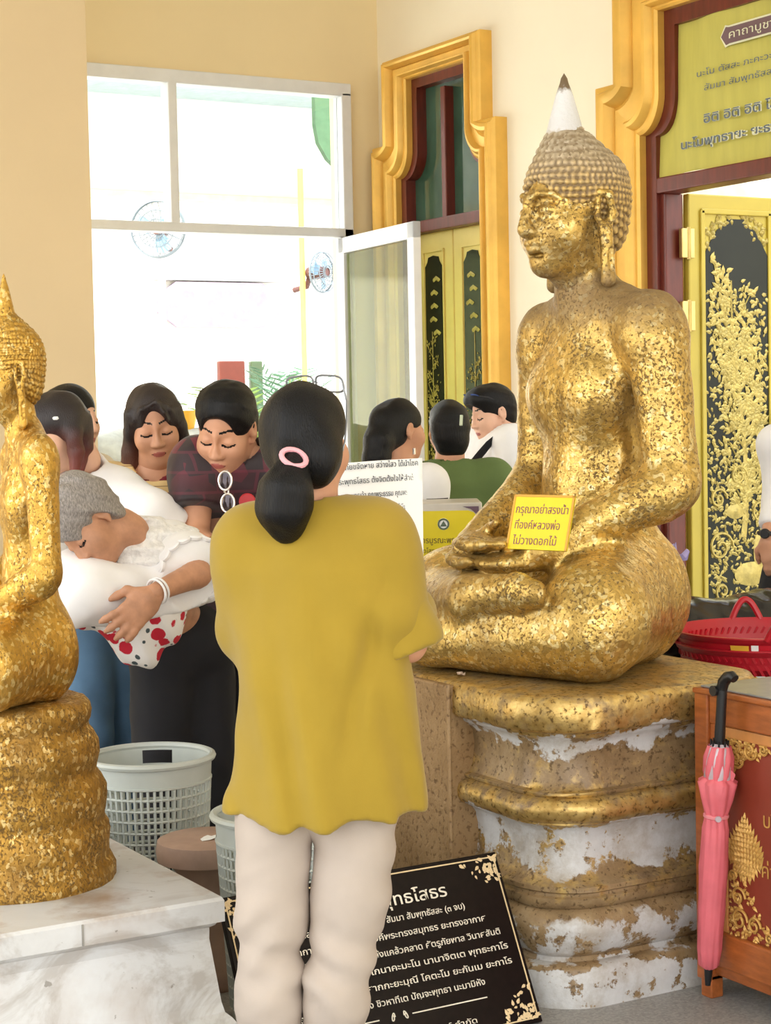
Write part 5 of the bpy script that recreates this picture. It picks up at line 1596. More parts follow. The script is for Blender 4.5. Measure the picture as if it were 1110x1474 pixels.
rt = empty('wristwatch', tuple(wc), 0, 'black watch on the wrist at the right edge', 'watch')
MB().tube([A_([cos(a)*.033, sin(a)*.033, 0]) for a in np.linspace(0, 2*pi, 25)[:-1]], .008, 6, closed=True).obj('strap', M_['black'], rt, True)
o = MB().lathe([(0, .008), (.015, .008), (.018, .004), (.018, -.004)], 20).obj('dial', M_['black'], rt, True)
fc = view(-.5, 0, -.85); o.matrix_local = Matrix.Translation(Vector(fc*.036)) @ Vector(tuple(fc)).to_track_quat('Z', 'Y').to_matrix().to_4x4()
# ------------------------------------------------------------------ marble ledge under the small statue
N = NT('stained_marble')
vein = N.ramp(N.noise(4, 6, .65, dist=1.5), [(.38, lin((186, 182, 178))), (.50, lin((214, 214, 214))), (.8, lin((224, 225, 226)))])
st_ = N.ramp(N.noise(3.2, 6, .6), [(.48, 0.0), (.62, .8)])
ztop = N.ramp(N.math('ADD', N.sep()[2], 0.0), [(.44, .35), (.462, 1.0)])
fl_ = N.ramp(N.noise(34, 3), [(.27, 1.0), (.31, 0.0)])
c = N.mix(N.math('MULTIPLY', st_, ztop), vein, lin((158, 128, 100)))
c = N.mix(N.math('MULTIPLY', fl_, .7), c, lin((120, 112, 100)))
N.set(color=c, rough=.28)
M_['marble'] = N.m
lx0, lx1, ly0, ly1 = -.6, 1.60, 3.465, 4.75
prof = [(0, -.02), (.05, -.02), (.055, -.015), (.165, -.012), (.17, -.02), (.195, -.022), (.205, -.012), (.215, 0.005), (.235, .012), (.37, .036), (.395, .035), (.402, .022), (.408, .018), (.413, .0), (.458, 0.0), (.465, .006)]
root = empty('marble_ledge', ((lx0+lx1)/2, (ly0+ly1)/2, 0), 0, 'stained white marble ledge with a moulded edge under the smaller statue', 'ledge')
cx, cy = (lx0+lx1)/2, (ly0+ly1)/2
vs = []; fs = []
for (z, ins) in prof:
    for (x, y) in ((lx0, ly0+ins), (lx1-ins*.6, ly0+ins), (lx1-ins*.6, ly1), (lx0, ly1)): vs.append((x-cx, y-cy, z))
for i in range(len(prof)-1):
    for k in range(4): fs.append((i*4+k, i*4+(k+1) % 4, (i+1)*4+(k+1) % 4, (i+1)*4+k))
n = len(vs); fs.append((n-4, n-3, n-2, n-1)); fs.append((3, 2, 1, 0))
MB().add(vs, fs).obj('slab', M_['marble'], root)
mb = MB()
for x in (1.28, .55): mb.box((x-cx, ly0-.0012-cy, .436), (.0018, .002, .022))
mb.obj('joint', mat('grey_joint', (150, 146, 140), .8), root)

# ------------------------------------------------------------------ plastic laundry baskets
M_['grey_plastic'] = mat('pale_grey_plastic', (196, 202, 196), .45, var=.03)
def laundry_basket(name, x, y, r, h, label, hole_dir):
    root = empty(name, (x, y, 0), 0, label, 'basket', 'grey laundry baskets')
    rb = r*.80; R_ = lambda z: rb+(r-rb)*z/h
    nz, na = 15, 56
    z0, z1 = .035, h-.068
    mb = MB()
    for i in range(na):
        a = 2*pi*i/na
        mb.tube([(R_(z)*cos(a), R_(z)*sin(a), z) for z in (z0, (z0+z1)/2, z1)], .0042, 4, caps=False)
    for j in range(nz+1):
        z = z0+(z1-z0)*j/nz
        mb.tube([(R_(z)*cos(a), R_(z)*sin(a), z) for a in np.linspace(0, 2*pi, na+1)[:-1]], .0042, 4, closed=True)
    mb.obj('lattice', M_['grey_plastic'], root)
    # band with two hand holes
    n = 96; mb = MB()
    for off in (0.0025, -.0025):
        vs = []; fs = []; zz = [z1-.004, z1+.010, z1+.028, h-.020, h-.012, h]
        for z in zz:
            for k in range(n): a = 2*pi*k/n; vs.append(((R_(z)+off)*cos(a), (R_(z)+off)*sin(a), z))
        for i in range(5):
            for k in range(n):
                am = 2*pi*(k+.5)/n
                hole = i in (1, 2) and any(abs((am-hd+pi) % (2*pi)-pi) < .27 for hd in (hole_dir,))
                if not hole: fs.append((i*n+k, i*n+(k+1) % n, (i+1)*n+(k+1) % n, (i+1)*n+k))
        mb.add(vs, fs)
    mb.obj('band', M_['grey_plastic'], root, True)
    mb = MB()
    mb.tube([((r+.004)*cos(a), (r+.004)*sin(a), h-.008) for a in np.linspace(0, 2*pi, 65)[:-1]], .010, 8, closed=True)
    mb.tube([(R_(z1)*cos(a)*1.006, R_(z1)*sin(a)*1.006, z1) for a in np.linspace(0, 2*pi, 65)[:-1]], .005, 6, closed=True)
    mb.obj('rim', M_['grey_plastic'], root, True)
    MB().lathe([(0, .0), (rb*.96, .0), (rb+.001, .008), (rb+.002, .035), (rb-.003, .035), (rb-.004, .01), (0, .01)], 56).obj('bottom', M_['grey_plastic'], root, True)
    return root
b1 = PD(216, 1085, 5.0); laundry_basket('laundry_basket', b1[0], b1[1], .168, b1[2], 'tall pale grey lattice basket behind the ledge, below the jeans', atan2(FWD[1], FWD[0]))
b2 = PD(400, 1166, 4.45); laundry_basket('laundry_basket', b2[0], b2[1], .155, b2[2], 'pale grey lattice basket mostly hidden behind the woman in mustard', 2.6)

# round stone stool with a scrap of paper
M_['stool'] = mat('worn_pink_stone', (176, 146, 128), .6, var=.1, scale=9, bump=.3, bscale=40)
s0 = PD(298, 1205, 4.75)
zt = s0[2]; r = .132
MBs = MB().lathe([(0, 0), (.115, 0), (.12, .02), (.115, .05), (.085, .09), (.075, zt*.5), (.082, zt-.09), (.10, zt-.065), (r, zt-.055), (r+.003, zt-.03), (r-.002, zt-.004), (r-.012, zt), (0, zt)], 56)
root = empty('stone_stool', (s0[0], s0[1], 0), 0, 'low round brownish stone stool beside the ledge', 'stool')
MBs.obj('stool_body', M_['stool'], root, True)
def scrap(name, p, s, label, rz=0, m=None, kind='paper', group=None):
    rg = np.random.default_rng(int(abs(p[0]*1e4)) % 9999)
    n = 9; vs = [(0, 0, .006*s/.03)]
    for i in range(n):
        a = 2*pi*i/n; rr = s*rg.uniform(.55, 1.1); vs.append((rr*cos(a), rr*.6*sin(a), rg.uniform(.0, .012)))
    b = [(x, y, z-.0008) for x, y, z in vs]
    fs = [(0, 1+i, 1+(i+1) % n) for i in range(n)]+[(n+1, n+2+(i+1) % n, n+2+i) for i in range(n)]+[(1+i, n+2+i, n+2+(i+1) % n, 1+(i+1) % n) for i in range(n)]
    zmin = min(v[2] for v in b)
    o = MB().add([(x, y, z-zmin) for x, y, z in vs+b], fs).obj(name, m or M_['white'], None, False, loc=tuple(p), rz=rz)
    return prop(o, label, kind, group)
scrap('paper_scrap', (s0[0]+.0, s0[1]-.02, zt), .034, 'crumpled white paper scrap on the round stone stool', .3)
q = PZ(655, 973, .784); scrap('paper_scrap', (q[0]+.02, q[1], .781), .022, 'small pale scrap on the front edge of the pedestal', .8, mat('pinkish_paper', (226, 196, 170), .8))

# ------------------------------------------------------------------ the black sign leaning in front
M_['granite'] = mat('polished_black_granite', (22, 14, 12), .3, var=.15, scale=60, spec=.15)
M_['sign_gold'] = mat('pale_gold_paint', (232, 206, 160), .5)
M_['sign_white'] = mat('cream_paint', (240, 232, 214), .5)
SX0, SX1, SY0, SY1 = 1.715, 2.478, 3.545, 3.742
bl = np.array([SX0, SY0, 0.005]); br_ = np.array([SX1, SY0, 0.005])
tl = np.array([SX0+.012, SY1, .382]); tr = np.array([SX1+.0, SY1, .388])
ax = nrm(br_-bl); ay = nrm(tl-bl-ax*((tl-bl) @ ax)); an = np.cross(ax, ay)
SW, SH = np.linalg.norm(br_-bl), np.linalg.norm(tl-bl)
o0 = (bl+br_)/2
root = empty('prayer_sign', tuple(o0), 0, 'black granite sign of cream lettering leaning on the floor before the pedestal', 'sign')
R = np.array([ax, ay, an]).T
MB().box(ay*SH/2-an*.011, (SW/2, SH/2, .009), R, ch=.002).obj('granite_slab', M_['granite'], root)
L2 = lambda u, v: ax*u+ay*v+an*.0004
mb = MB()
bw = .0016
for (u0, v0, u1, v1) in ((-SW/2+.012, .012, SW/2-.012, .012), (-SW/2+.012, SH-.012, SW/2-.012, SH-.012)): mb.box(L2((u0+u1)/2, v0), ((u1-u0)/2, bw, .001), R)
for u in (-SW/2+.012, SW/2-.012): mb.box(L2(u, SH/2), (bw, SH/2-.012, .001), R)
mb.obj('border_line', M_['sign_gold'], root)
rg = np.random.default_rng(5)
for su in (-1, 1):
    for sv in (0, 1):
        mb = MB()
        for q in range(60):
            a_, b_ = rg.uniform(0, 1)**1.6*.105, rg.uniform(0, 1)**1.6*.085
            if a_/.105+b_/.085 > 1.05: continue
            u = su*(SW/2-.014-a_); v = (.014+b_) if sv == 0 else SH-.014-b_
            t_ = rg.uniform(0, 2*pi); l_ = rg.uniform(.010, .018)
            leafshape(mb, L2(u, v), ax*cos(t_)+ay*sin(t_), -ax*sin(t_)+ay*cos(t_), an, l_, l_*.55, .0015)
        mb.obj('corner_scroll', M_['sign_gold'], root)
for body, v, sz, wd, du in (('หลวงพ่อพุทธโสธร', .338, .042, .36, .03), ('นะโม ตัสสะ ภะคะวะโต อะระหะโต สัมมา สัมพุทธัสสะ (๓ จบ)', .300, .021, .50, .0),
                            ('อิมินา สักกาเรนะ ข้าขอบูชา องค์พระทรงสมุทธร ยะทรงอากาศ', .262, .021, .60, .0),
                            ('ขอจงบันดาลให้ข้าพเจ้า พ้นภัย ปลั่งแคล้วคลาด ศัตรูภัยพาล วินาศสันติ', .224, .021, .66, .0),
                            ('นะกาโร กุกกุสันโธ โมกาโร โกนาคะมะโน นานาจิตเต พุทธะกาโร', .187, .021, .68, .0),
                            ('ธากาโร กัสสะโปพุทโธ ตรีศากกะยะมุณี โคตะโม ยะกันเม ยะกาโร', .150, .021, .68, .0),
                            ('พุทธา ปัญจะพุทธา นะมามิหัง ชิวหาทีเต ปัญจะพุทธา นะมามิหัง', .113, .021, .58, -.04)):
    text('lettering', body, sz, M_['sign_white'], root, bold=.008, o=ax*du+ay*v+an*.0008, ax=ax, ay=ay, width=wd)
mb = MB()
mb.box(L2(.14, .083), (.105, .0014, .0008), R); mb.box(L2(-.16, .083), (.105, .0014, .0008), R)
for s_ in (-1, 1):
    mb.tube([L2(s_*(.012+.011*t-.008*t*cos(t*7)), .083+.010*sin(t*7)*(1-t*.3)) for t in np.linspace(0, 1, 16)], .0016, 5)
mb.obj('rule_with_scroll', M_['sign_white'], root, True)
text('lettering', 'สร้างโดย', .018, M_['sign_white'], root, o=ax*(-.06)+ay*.052+an*.0008, ax=ax, ay=ay)
text('lettering', 'บริษัท รุ่งเรืองทรัพย์ จำกัด', .018, M_['sign_white'], root, o=ax*.05+ay*.030+an*.0008, ax=ax, ay=ay, width=.30)

# ------------------------------------------------------------------ wooden cabinet with gilt ornaments on the right
M_['wood'] = mat('varnished_orange_wood', (166, 92, 44), .3, var=.14, scale=5, stretch=(14, 3, 14), bump=.1, bscale=30)
M_['cab_panel'] = mat('red_brown_panel', (138, 58, 40), .4, var=.06, scale=3)
M_['orn'] = mat('matt_gold_ornament', (206, 160, 84), .45, .3, var=.1, scale=60)
CXf, CY1, CY0, CZ = 2.925, 3.505, 2.66, .785
CDX = .36
root = empty('wooden_cabinet', (CXf+CDX/2, (CY0+CY1)/2, 0), 0, 'orange wooden cabinet with gilt flame ornaments on a red panel, cut off at the right', 'cabinet')
cx, cy = CXf+CDX/2, (CY0+CY1)/2
Bx = lambda mb, x0, x1, y0, y1, z0, z1, ch=.004: mb.box(((x0+x1)/2-cx, (y0+y1)/2-cy, (z0+z1)/2), ((x1-x0)/2, (y1-y0)/2, (z1-z0)/2), ch=ch)
mb = MB(); Bx(mb, CXf+.02, CXf+CDX, CY0+.01, CY1-.012, .06, CZ-.02); mb.obj('carcass', M_['wood'], root)
for (y0, y1) in ((CY1-.05, CY1), (CY0, CY0+.05)):
    mb = MB(); Bx(mb, CXf, CXf+.045, y0, y1, .045, CZ-.012); mb.obj('post', M_['wood'], root)
for q_ in ((CXf+.006, CXf+.03, CY0+.05, CY1-.05, CZ-.085, CZ-.014), (CXf+.002, CXf+.03, CY0+.05, CY1-.05, .09, .18, .006), (CXf+.008, CXf+.03, CY1-.085, CY1-.05, .18, CZ-.085), (CXf+.008, CXf+.03, CY0+.05, CY0+.085, .18, CZ-.085)):
    mb = MB(); Bx(mb, *q_); mb.obj('rail', M_['wood'], root)
mb = MB()
Bx(mb, CXf+.014, CXf+.024, CY0+.085, CY1-.085, CZ-.115, CZ-.088, .003)
for (y0, y1) in ((CY1-.103, CY1-.083), (CY0+.083, CY0+.103)): Bx(mb, CXf+.014, CXf+.024, y0, y1, .18, CZ-.1, .003)
mb.obj('bead', mat('light_wood_bead', (206, 140, 78), .35, var=.1), root)
mb = MB(); Bx(mb, CXf+.019, CXf+.03, CY0+.085, CY1-.085, .18, CZ-.1, .001); pan = mb.obj('panel', M_['cab_panel'], root); pan['label'] = 'red brown front panel'
mb = MB(); Bx(mb, CXf-.004, CXf+CDX+.012, CY0-.012, CY1+.003, CZ-.014, CZ, .004); mb.obj('cabinet_top', M_['wood'], root)
for (x0, y0) in ((CXf+.005, CY1-.05), (CXf+.005, CY0+.01), (CXf+CDX-.05, CY1-.05), (CXf+CDX-.05, CY0+.01)):
    mb = MB(); Bx(mb, x0, x0+.04, y0, y0+.04, 0, .06); mb.obj('foot', M_['wood'], root)
mb = MB(); Bx(mb, CXf+.012, CXf+CDX, CY0, CY1-.012, CZ+.0005, CZ+.006, .002); o = mb.obj('glass_plate', mat('grey_table_glass', (136, 134, 130), .25, var=.06), root); o['label'] = 'grey glass plate on top'
OY, OZ, ON = np.array([0, -1.0, 0]), np.array([0, 0, 1.0]), np.array([-1.0, 0, 0])
def at(y, z): return np.array([CXf+.0185-cx, y-cy, z])
mb = MB(); rg = np.random.default_rng(11)
p0 = PX(1073, 1225, CXf+.019)
ly, lz = p0[1], p0[2]
for row in range(15):          # flame lozenge
    t = row/14; zc = lz-.105+.180*t; half = .046*(sin(pi*t**.85)**1.1)
    k = max(1, int(round(half/.009)))
    for i in range(-k, k+1):
        u = half*i/k if k else 0
        L_ = .036*(1-.4*abs(2*t-1)); an_ = pi/2-(u/.06)*.9 if t > .35 else pi/2-(u/.06)*1.5
        if t < .30: an_ = -pi/2+(u/.06)*.8
        d1 = OY*cos(an_)+OZ*sin(an_); d2 = -OY*sin(an_)+OZ*cos(an_)
        leafshape(mb, at(ly, zc+(.034 if t < .30 else 0))+OY*u+ON*.0005, d1, d2, ON, L_, L_*.42, .004+.002*rg.uniform())
mb.obj('flame_lozenge', M_['orn'], pan)
def corner(y, z, sy, sz, sc, nm='corner_scroll'):
    mb = MB()
    for k in range(150):
        a_ = rg.uniform(0, 1)**1.3*sc[0]; b_ = rg.uniform(0, 1)**1.3*sc[1]
        if a_/sc[0]+b_/sc[1] > 1.0: continue
        t_ = rg.uniform(0, 2*pi); l_ = rg.uniform(.012, .026)
        d1 = OY*cos(t_)+OZ*sin(t_); d2 = -OY*sin(t_)+OZ*cos(t_)
        leafshape(mb, at(y, z)+OY*sy*a_+OZ*sz*b_+ON*.0005, d1, d2, ON, l_, l_*.55, .005)
    for (f, g, rr) in ((.22, .22, .030), (.50, .20, .024), (.2, .52, .026), (.78, .1, .014), (.1, .78, .014)):
        mb.tube([at(y, z)+OY*sy*(f*sc[0]+rr*(1-.85*t)*cos(9*t))+OZ*sz*(g*sc[1]+rr*(1-.85*t)*sin(9*t))+ON*.004 for t in np.linspace(0, 1, 24)], .0035, 6)
    mb.obj(nm, M_['orn'], pan, False)
yl, yr, zb, zt_ = CY1-.105, CY0+.105, .182, CZ-.117
corner(yl, zt_, 1, -1, (.17, .085)); corner(yl, zb, 1, 1, (.19, .19)); corner(yr, zt_, -1, -1, (.17, .085)); corner(yr, zb, -1, 1, (.19, .19))
for (px_, py_, s_) in ((1098, 1190, 'บริจาค'), (1096, 1262, 'ค่าน้ำค่าไฟ')):
    q = PX(px_, py_, CXf+.0185); text('lettering', s_, .052, M_['orn'], pan, o=at(q[1], q[2])+ON*.001, ax=OY, ay=OZ, align='LEFT')

# ------------------------------------------------------------------ folded pink umbrella standing against the cabinet post
M_['pink_cloth'] = mat('pink_umbrella_cloth', (222, 108, 118), .55, var=.06, scale=12)
M_['silver_cloth'] = mat('silver_umbrella_lining', (196, 182, 190), .35, .2)
ub = PX(1019, 1418, CXf-.045); ut = PX(1040, 985, CXf-.035)
uax = nrm(ut-ub); UL = np.linalg.norm(ut-ub)
ux = nrm(np.cross(uax, [1, 0, 0])); uy = np.cross(uax, ux)
U = lambda r, a, t: uax*t+ux*(r*cos(a))+uy*(r*sin(a))
root = empty('folded_umbrella', tuple(ub), 0, 'folded pink umbrella with a black hook handle leaning on the cabinet post', 'umbrella')
def skin_of(ts, rs, n, pl, tw, name, m, ph=0.0):
    vs = []; fs = []
    for t, r_ in zip(ts, rs):
        for k in range(n):
            a = 2*pi*k/n; w = 1+pl*abs(sin(4*(a+tw*t)+ph))
            vs.append(U(r_*w, a, t))
    for i in range(len(ts)-1):
        for k in range(n): fs.append((i*n+k, i*n+(k+1) % n, (i+1)*n+(k+1) % n, (i+1)*n+k))
    return MB().add(vs, fs).obj(name, m, root, True, angle=70)
s = UL/.80
skin_of([.045*s, .055*s, .10*s, .20*s, .32*s, .42*s, .45*s, .46*s, .50*s, .545*s, .56*s], [.010, .020, .024, .027, .029, .026, .022, .023, .032, .040, .022], 64, .28, 3.0, 'canopy', M_['pink_cloth'])
skin_of([.50*s, .56*s, .60*s, .635*s, .645*s], [.020, .026, .024, .020, .012], 48, .35, -6.0, 'lining', M_['silver_cloth'], .6)
skin_of([.52*s, .57*s, .61*s, .64*s], [.018, .027, .027, .021], 48, .4, -6.0, 'rolled_hem', M_['pink_cloth'], 2.2)
for k in range(3):         # flared points of the loose panels
    a = (-1.2, 2.2, 3.6)[k]; b_ = (.53, .53, .57)[k]
    vs = [U(.020, a-.5, .47*s), U(.020, a+.5, .47*s), U(.045+.016*(k == 0), a, b_*s), U(.018, a-.4, (b_+.03)*s), U(.018, a+.4, (b_+.03)*s), U(.014, a, .50*s)]
    MB().add(vs, [(0, 1, 2), (0, 2, 3), (2, 1, 4), (2, 4, 3), (0, 5, 1), (0, 3, 5), (5, 4, 1), (5, 3, 4)]).obj('loose_panel', M_['pink_cloth'], root)
MB().tube([U(.0265, a, .455*s) for a in np.linspace(0, 2*pi, 33)[:-1]], .0055, 6, closed=True).obj('tie_band', mat('light_pink_band', (228, 140, 146), .6), root, True)
MB().lathe([(0, .004), (.007, .004), (.008, 0), (0, 0)], 16).obj('press_stud', M_['silver_cloth'], root, True).matrix_local = Matrix.Translation(Vector(U(.033, 2.6, .455*s))) @ Vector(tuple(U(1, 2.6, 0))).to_track_quat('Z', 'Y').to_matrix().to_4x4()
MB().tube([U(0, 0, .0), U(0, 0, .03*s), U(0, 0, .05*s)], [.007, .010, .011], 12).obj('ferrule', M_['black'], root, True)
mb = MB().tube([U(0, 0, .62*s), U(0, 0, .655*s), U(0, 0, .74*s), U(0, 0, .80*s)], [.012, .0135, .0125, .013], 14)
top0 = uax*(.80*s); sd = np.array([0, -1.0, 0])
mb.tube([top0-uax*.012, top0+uax*.006+sd*.004, top0+uax*.020+sd*.018, top0+uax*.024+sd*.034, top0+uax*.018+sd*.044], [.0135, .015, .0145, .013, .011], 12)
mb.tube([top0-uax*.016-sd*.012+np.array([-.004, 0, 0]), top0-uax*.016-sd*.012+np.array([-.02, 0, 0])], .013, 14)
mb.obj('handle', M_['black'], root, True)
mb = MB()
for k in range(8):
    a = 2*pi*k/8; mb.tube([U(.019, a, .625*s), U(.021, a, .655*s)], .0028, 6)
mb.obj('rib_tips', M_['black'], root, True)

# ------------------------------------------------------------------ table behind the pedestal with red tubs and a black bag
M_['steel'] = mat('brushed_steel', (170, 168, 164), .35, .6, var=.05)
M_['red_plastic'] = mat('red_plastic', (190, 28, 44), .35, var=.04)
TZ = PD(1060, 976, 5.3)[2]
tcx, tcy = 3.93, 4.08
root = empty('steel_table', (tcx, tcy, 0), 0, 'steel topped table behind the pedestal holding red tubs', 'table')
MB().box((0, 0, TZ-.015), (.60, .62, .015), ch=.004).obj('table_top', M_['steel'], root)
mb = MB().box((0, 0, TZ-.06), (.56, .58, .03), ch=.003); mb.obj('apron', M_['steel'], root)
for sx_ in (-1, 1):
    for sy_ in (-1, 1): MB().tube([(sx_*.54, sy_*.56, 0), (sx_*.54, sy_*.56, TZ-.03)], .018, 10).obj('leg', M_['steel'], root, True)
def red_tub(x, y, z, r, label, turn):
    h = .105
    root = empty('red_tub', (x, y, z), 0, label, 'tub', 'red plastic tubs')
    n = 96
    MB().lathe([(0, 0), (r*.84, 0), (r*.86, .004), (r*.90, .045), (r*.915, .047), (r*.945, .085), (r*.97, .088), (r*.985, .098), (r, h-.004), (r*1.0, h), (r*.965, h+.001), (r*.93, .085), (r*.86, .012), (0, .010)], n).obj('tub_body', M_['red_plastic'], root, True, angle=50)
    mb = MB()
    for k in range(72):
        a = 2*pi*k/72
        mb.box((r*.915*cos(a), r*.915*sin(a), .055), (.003, .0035, .026), Matrix.Rotation(a, 3, 'Z') @ Matrix.Rotation(.5, 3, 'X'))
    mb.obj('slats', M_['red_plastic'], root)
    for s_ in (0, 1):
        a0 = 1.04+turn+pi*s_
        pts = [(r*(.985+.03*sin(pi*t))*cos(a0+.34*(t-.5)), r*(.985+.03*sin(pi*t))*sin(a0+.34*(t-.5)), h-.006+.062*sin(pi*t)) for t in np.linspace(0, 1, 14)]
        MB().tube(pts, .010, 8).obj('handle', M_['red_plastic'], root, True)
    return root
rc = PD(1082, 930, 5.3)
rx_, ry_ = 3.63, 4.03
t1 = red_tub(rx_, ry_, TZ, .262, 'lower of two stacked red plastic tubs', 1.3)
t2 = red_tub(rx_, ry_, TZ+.036, .268, 'upper of two stacked red plastic tubs with loop handles', 0)
M_['sticker'] = mat('yellow_price_label', (240, 190, 60), .6)
def sticker(tub, r, z, px_, wdt, hgt, m, nm='price_label'):
    rr = ray(px_, 940); d2 = nrm(rr[:2])
    # nearest point of the tub circle along that sight line
    o = -np.array([tub.location.x, tub.location.y]); b = o @ d2; c = o @ o-r*r; t = -b-sqrt(max(b*b-c, 0)); hit = o+d2*t
    a = atan2(hit[1], hit[0]); n = 8; da = wdt/r
    vs = []; fs = []
    for q in (0.0012, .0022):
        for i in range(n+1):
            for zz in (0, hgt): vs.append(((r*(1+.06*(zz/hgt-.5)*hgt/.05)+q)*cos(a+da*(i/n-.5)), (r*(1+.06*(zz/hgt-.5)*hgt/.05)+q)*sin(a+da*(i/n-.5)), z+zz))
    k = 2*(n+1)
    for i in range(n): fs += [(k+2*i, k+2*i+2, k+2*i+3, k+2*i+1), (2*i, 2*i+1, 2*i+3, 2*i+2)]
    fs += [(0, k, k+1, 1), (2*n, 2*n+1, k+2*n+1, k+2*n)]
    for i in range(n): fs += [(2*i, 2*i+2, k+2*i+2, k+2*i), (2*i+1, k+2*i+1, k+2*i+3, 2*i+3)]
    MB().add(vs, fs).obj(nm, m, tub)
sticker(t2, .268*.958, .066, 1065, .052, .018, M_['sticker']); sticker(t2, .268*.958, .066, 1087, .020, .020, M_['white'])
sticker(t1, .262*.91, .012, 1078, .048, .018, M_['sticker']); sticker(t1, .262*.91, .012, 1095, .026, .020, M_['white'])
# black plastic bag lying behind the tubs
S = Sdf(); bc = PD(1050, 905, 5.85); S.box0 = ((3.3, 4.1, TZ), (4.6, 5.0, TZ+.4))
bx, by = 3.95, 4.46
for (dx, dy, rx2, ry2, rz2) in ((-.22, .02, .20, .13, .105), (.05, -.02, .24, .15, .112), (.30, -.02, .20, .14, .108), (-.38, .04, .10, .09, .08), (.46, -.03, .10, .09, .09)):
    S.ell((bx+dx, by+dy, TZ+.004+rz2*.75), (rx2, ry2, rz2), k=.05)
S.plane((0, 0, TZ+.004), (0, 0, -1))
o = S.obj('black_bag', [mat('black_polythene', (20, 20, 24), .22, var=.1)], .011, None, lambda P: .012*np.abs(fbm(P*A_([1, 1, 1]), 30, 3))+.008*fbm(P, 60, 4), .03)
prop(o, 'crumpled black plastic bag lying behind the red tubs', 'bag')
# violet ribbon flower hanging behind the large statue
rg = np.random.default_rng(2)
pc = PD(974, 806, 5.06)
root = empty('ribbon_rosette', tuple(pc), 0, 'pale violet ribbon bow behind the large statue hip', 'ribbon')
M_['violet'] = mat('pale_violet_ribbon', (176, 164, 214), .6, var=.1)
for q in range(5):
    a = rg.uniform(0, 2*pi); d1 = view(cos(a), sin(a), 0)
    MB().tube([d1*.0, d1*.022+view(0, 0, -1)*.012, d1*.038+view(0, .6, -.2)*.006, d1*.030-view(0, .6, .2)*.014, d1*.004], .009, 6, flat=.25).obj('loop', M_['violet'], root, True)
MB().tube([(0, 0, 0), view(.3, -.9, 0)*.04, view(.15, -.95, 0)*.085], .010, 6, flat=.25).obj('tail', M_['violet'], root, True)

# ------------------------------------------------------------------ yellow donation box
M_['box_yellow'] = mat('yellow_sign_film', (236, 214, 24), .4, var=.01)
M_['box_frame'] = mat('silver_box_edge', (206, 200, 190), .35, .3)
d = 6.4
tl_, tr_ = PD(572, 726, d), PD(694, 722, d); bl_ = PD(572, 800, d)
wv = tr_-tl_; wv[2] = 0; BW = np.linalg.norm(wv); wv /= BW
dn = np.array([-wv[1], wv[0], 0]);
if dn @ FWD < 0: dn = -dn
BZ = (tl_[2]+tr_[2])/2
root = empty('donation_box', (*((tl_+tr_)/2+dn*.14)[:2], 0), atan2(wv[1], wv[0]), 'yellow-fronted donation box on a stand before the woman in green', 'box')
hB = .30
mb = MB().box((0, 0, BZ-hB/2), (BW/2, .14, hB/2), ch=.006).obj('box_body', M_['box_frame'], root)
mb = MB()
pl = [(-BW/2+.012, BZ-hB+.01), (BW/2-.012, BZ-hB+.01), (BW/2-.012, BZ-.06), (BW/2-.03, BZ-.035), (BW/2-.05, BZ-.028), (-BW/2+.05, BZ-.028), (-BW/2+.03, BZ-.035), (-BW/2+.012, BZ-.06)]
mb.prism(pl, (0, -.1405, 0), (1, 0, 0), (0, 0, 1), (0, -1, 0), 0, .003)
fr = mb.obj('sign_face', M_['box_yellow'], root)
mb = MB().prism([(BW/2-.012, BZ-.03), (BW/2-.012, BZ-.014), (BW/2-.07, BZ-.014), (BW/2-.04, BZ-.024), (BW/2-.022, BZ-.04)], (0, -.1405, 0), (1, 0, 0), (0, 0, 1), (0, -1, 0), 0, .003)
mb.obj('corner_scroll', mat('violet_scroll', (110, 84, 100), .6), root)
M_['seal'] = mat('grey_green_seal', (96, 112, 92), .6)
ex_ = .012; ez = BZ-.075
mb = MB().lathe([(0, .002), (.021, .002), (.021, 0)], 32); q = mb.obj('seal_disc', M_['white'], root, True); q.location = (ex_, -.1437, ez); q.rotation_euler = (pi/2, 0, 0)
mb = MB().tube([(ex_+.0175*cos(a), -.1465, ez+.0175*sin(a)) for a in np.linspace(0, 2*pi, 33)[:-1]], .003, 6, closed=True)
mb.add([(ex_-.012, -.147, ez-.008), (ex_+.012, -.147, ez-.008), (ex_, -.147, ez+.012), (ex_, -.149, ez-.002)], [(0, 1, 3), (1, 2, 3), (2, 0, 3)])
mb.obj('seal_mark', M_['seal'], root)
M_['box_ink'] = mat('brown_box_ink', (112, 92, 30), .6)
text('lettering', 'โครงการบูรณะพระอุโบสถ', .030, M_['box_ink'], root, o=(.0, -.1445, BZ-.142), ax=(1, 0, 0), ay=(0, 0, 1), width=BW*.86)
text('lettering', 'วัดโสธรวรารามวรวิหาร', .022, M_['box_ink'], root, o=(.02, -.1445, BZ-.176), ax=(1, 0, 0), ay=(0, 0, 1), width=BW*.62)
mb = MB().box((0, 0, (BZ-hB)/2), (BW/2-.03, .11, (BZ-hB)/2), ch=.005); mb.obj('stand', M_['wood'], root)

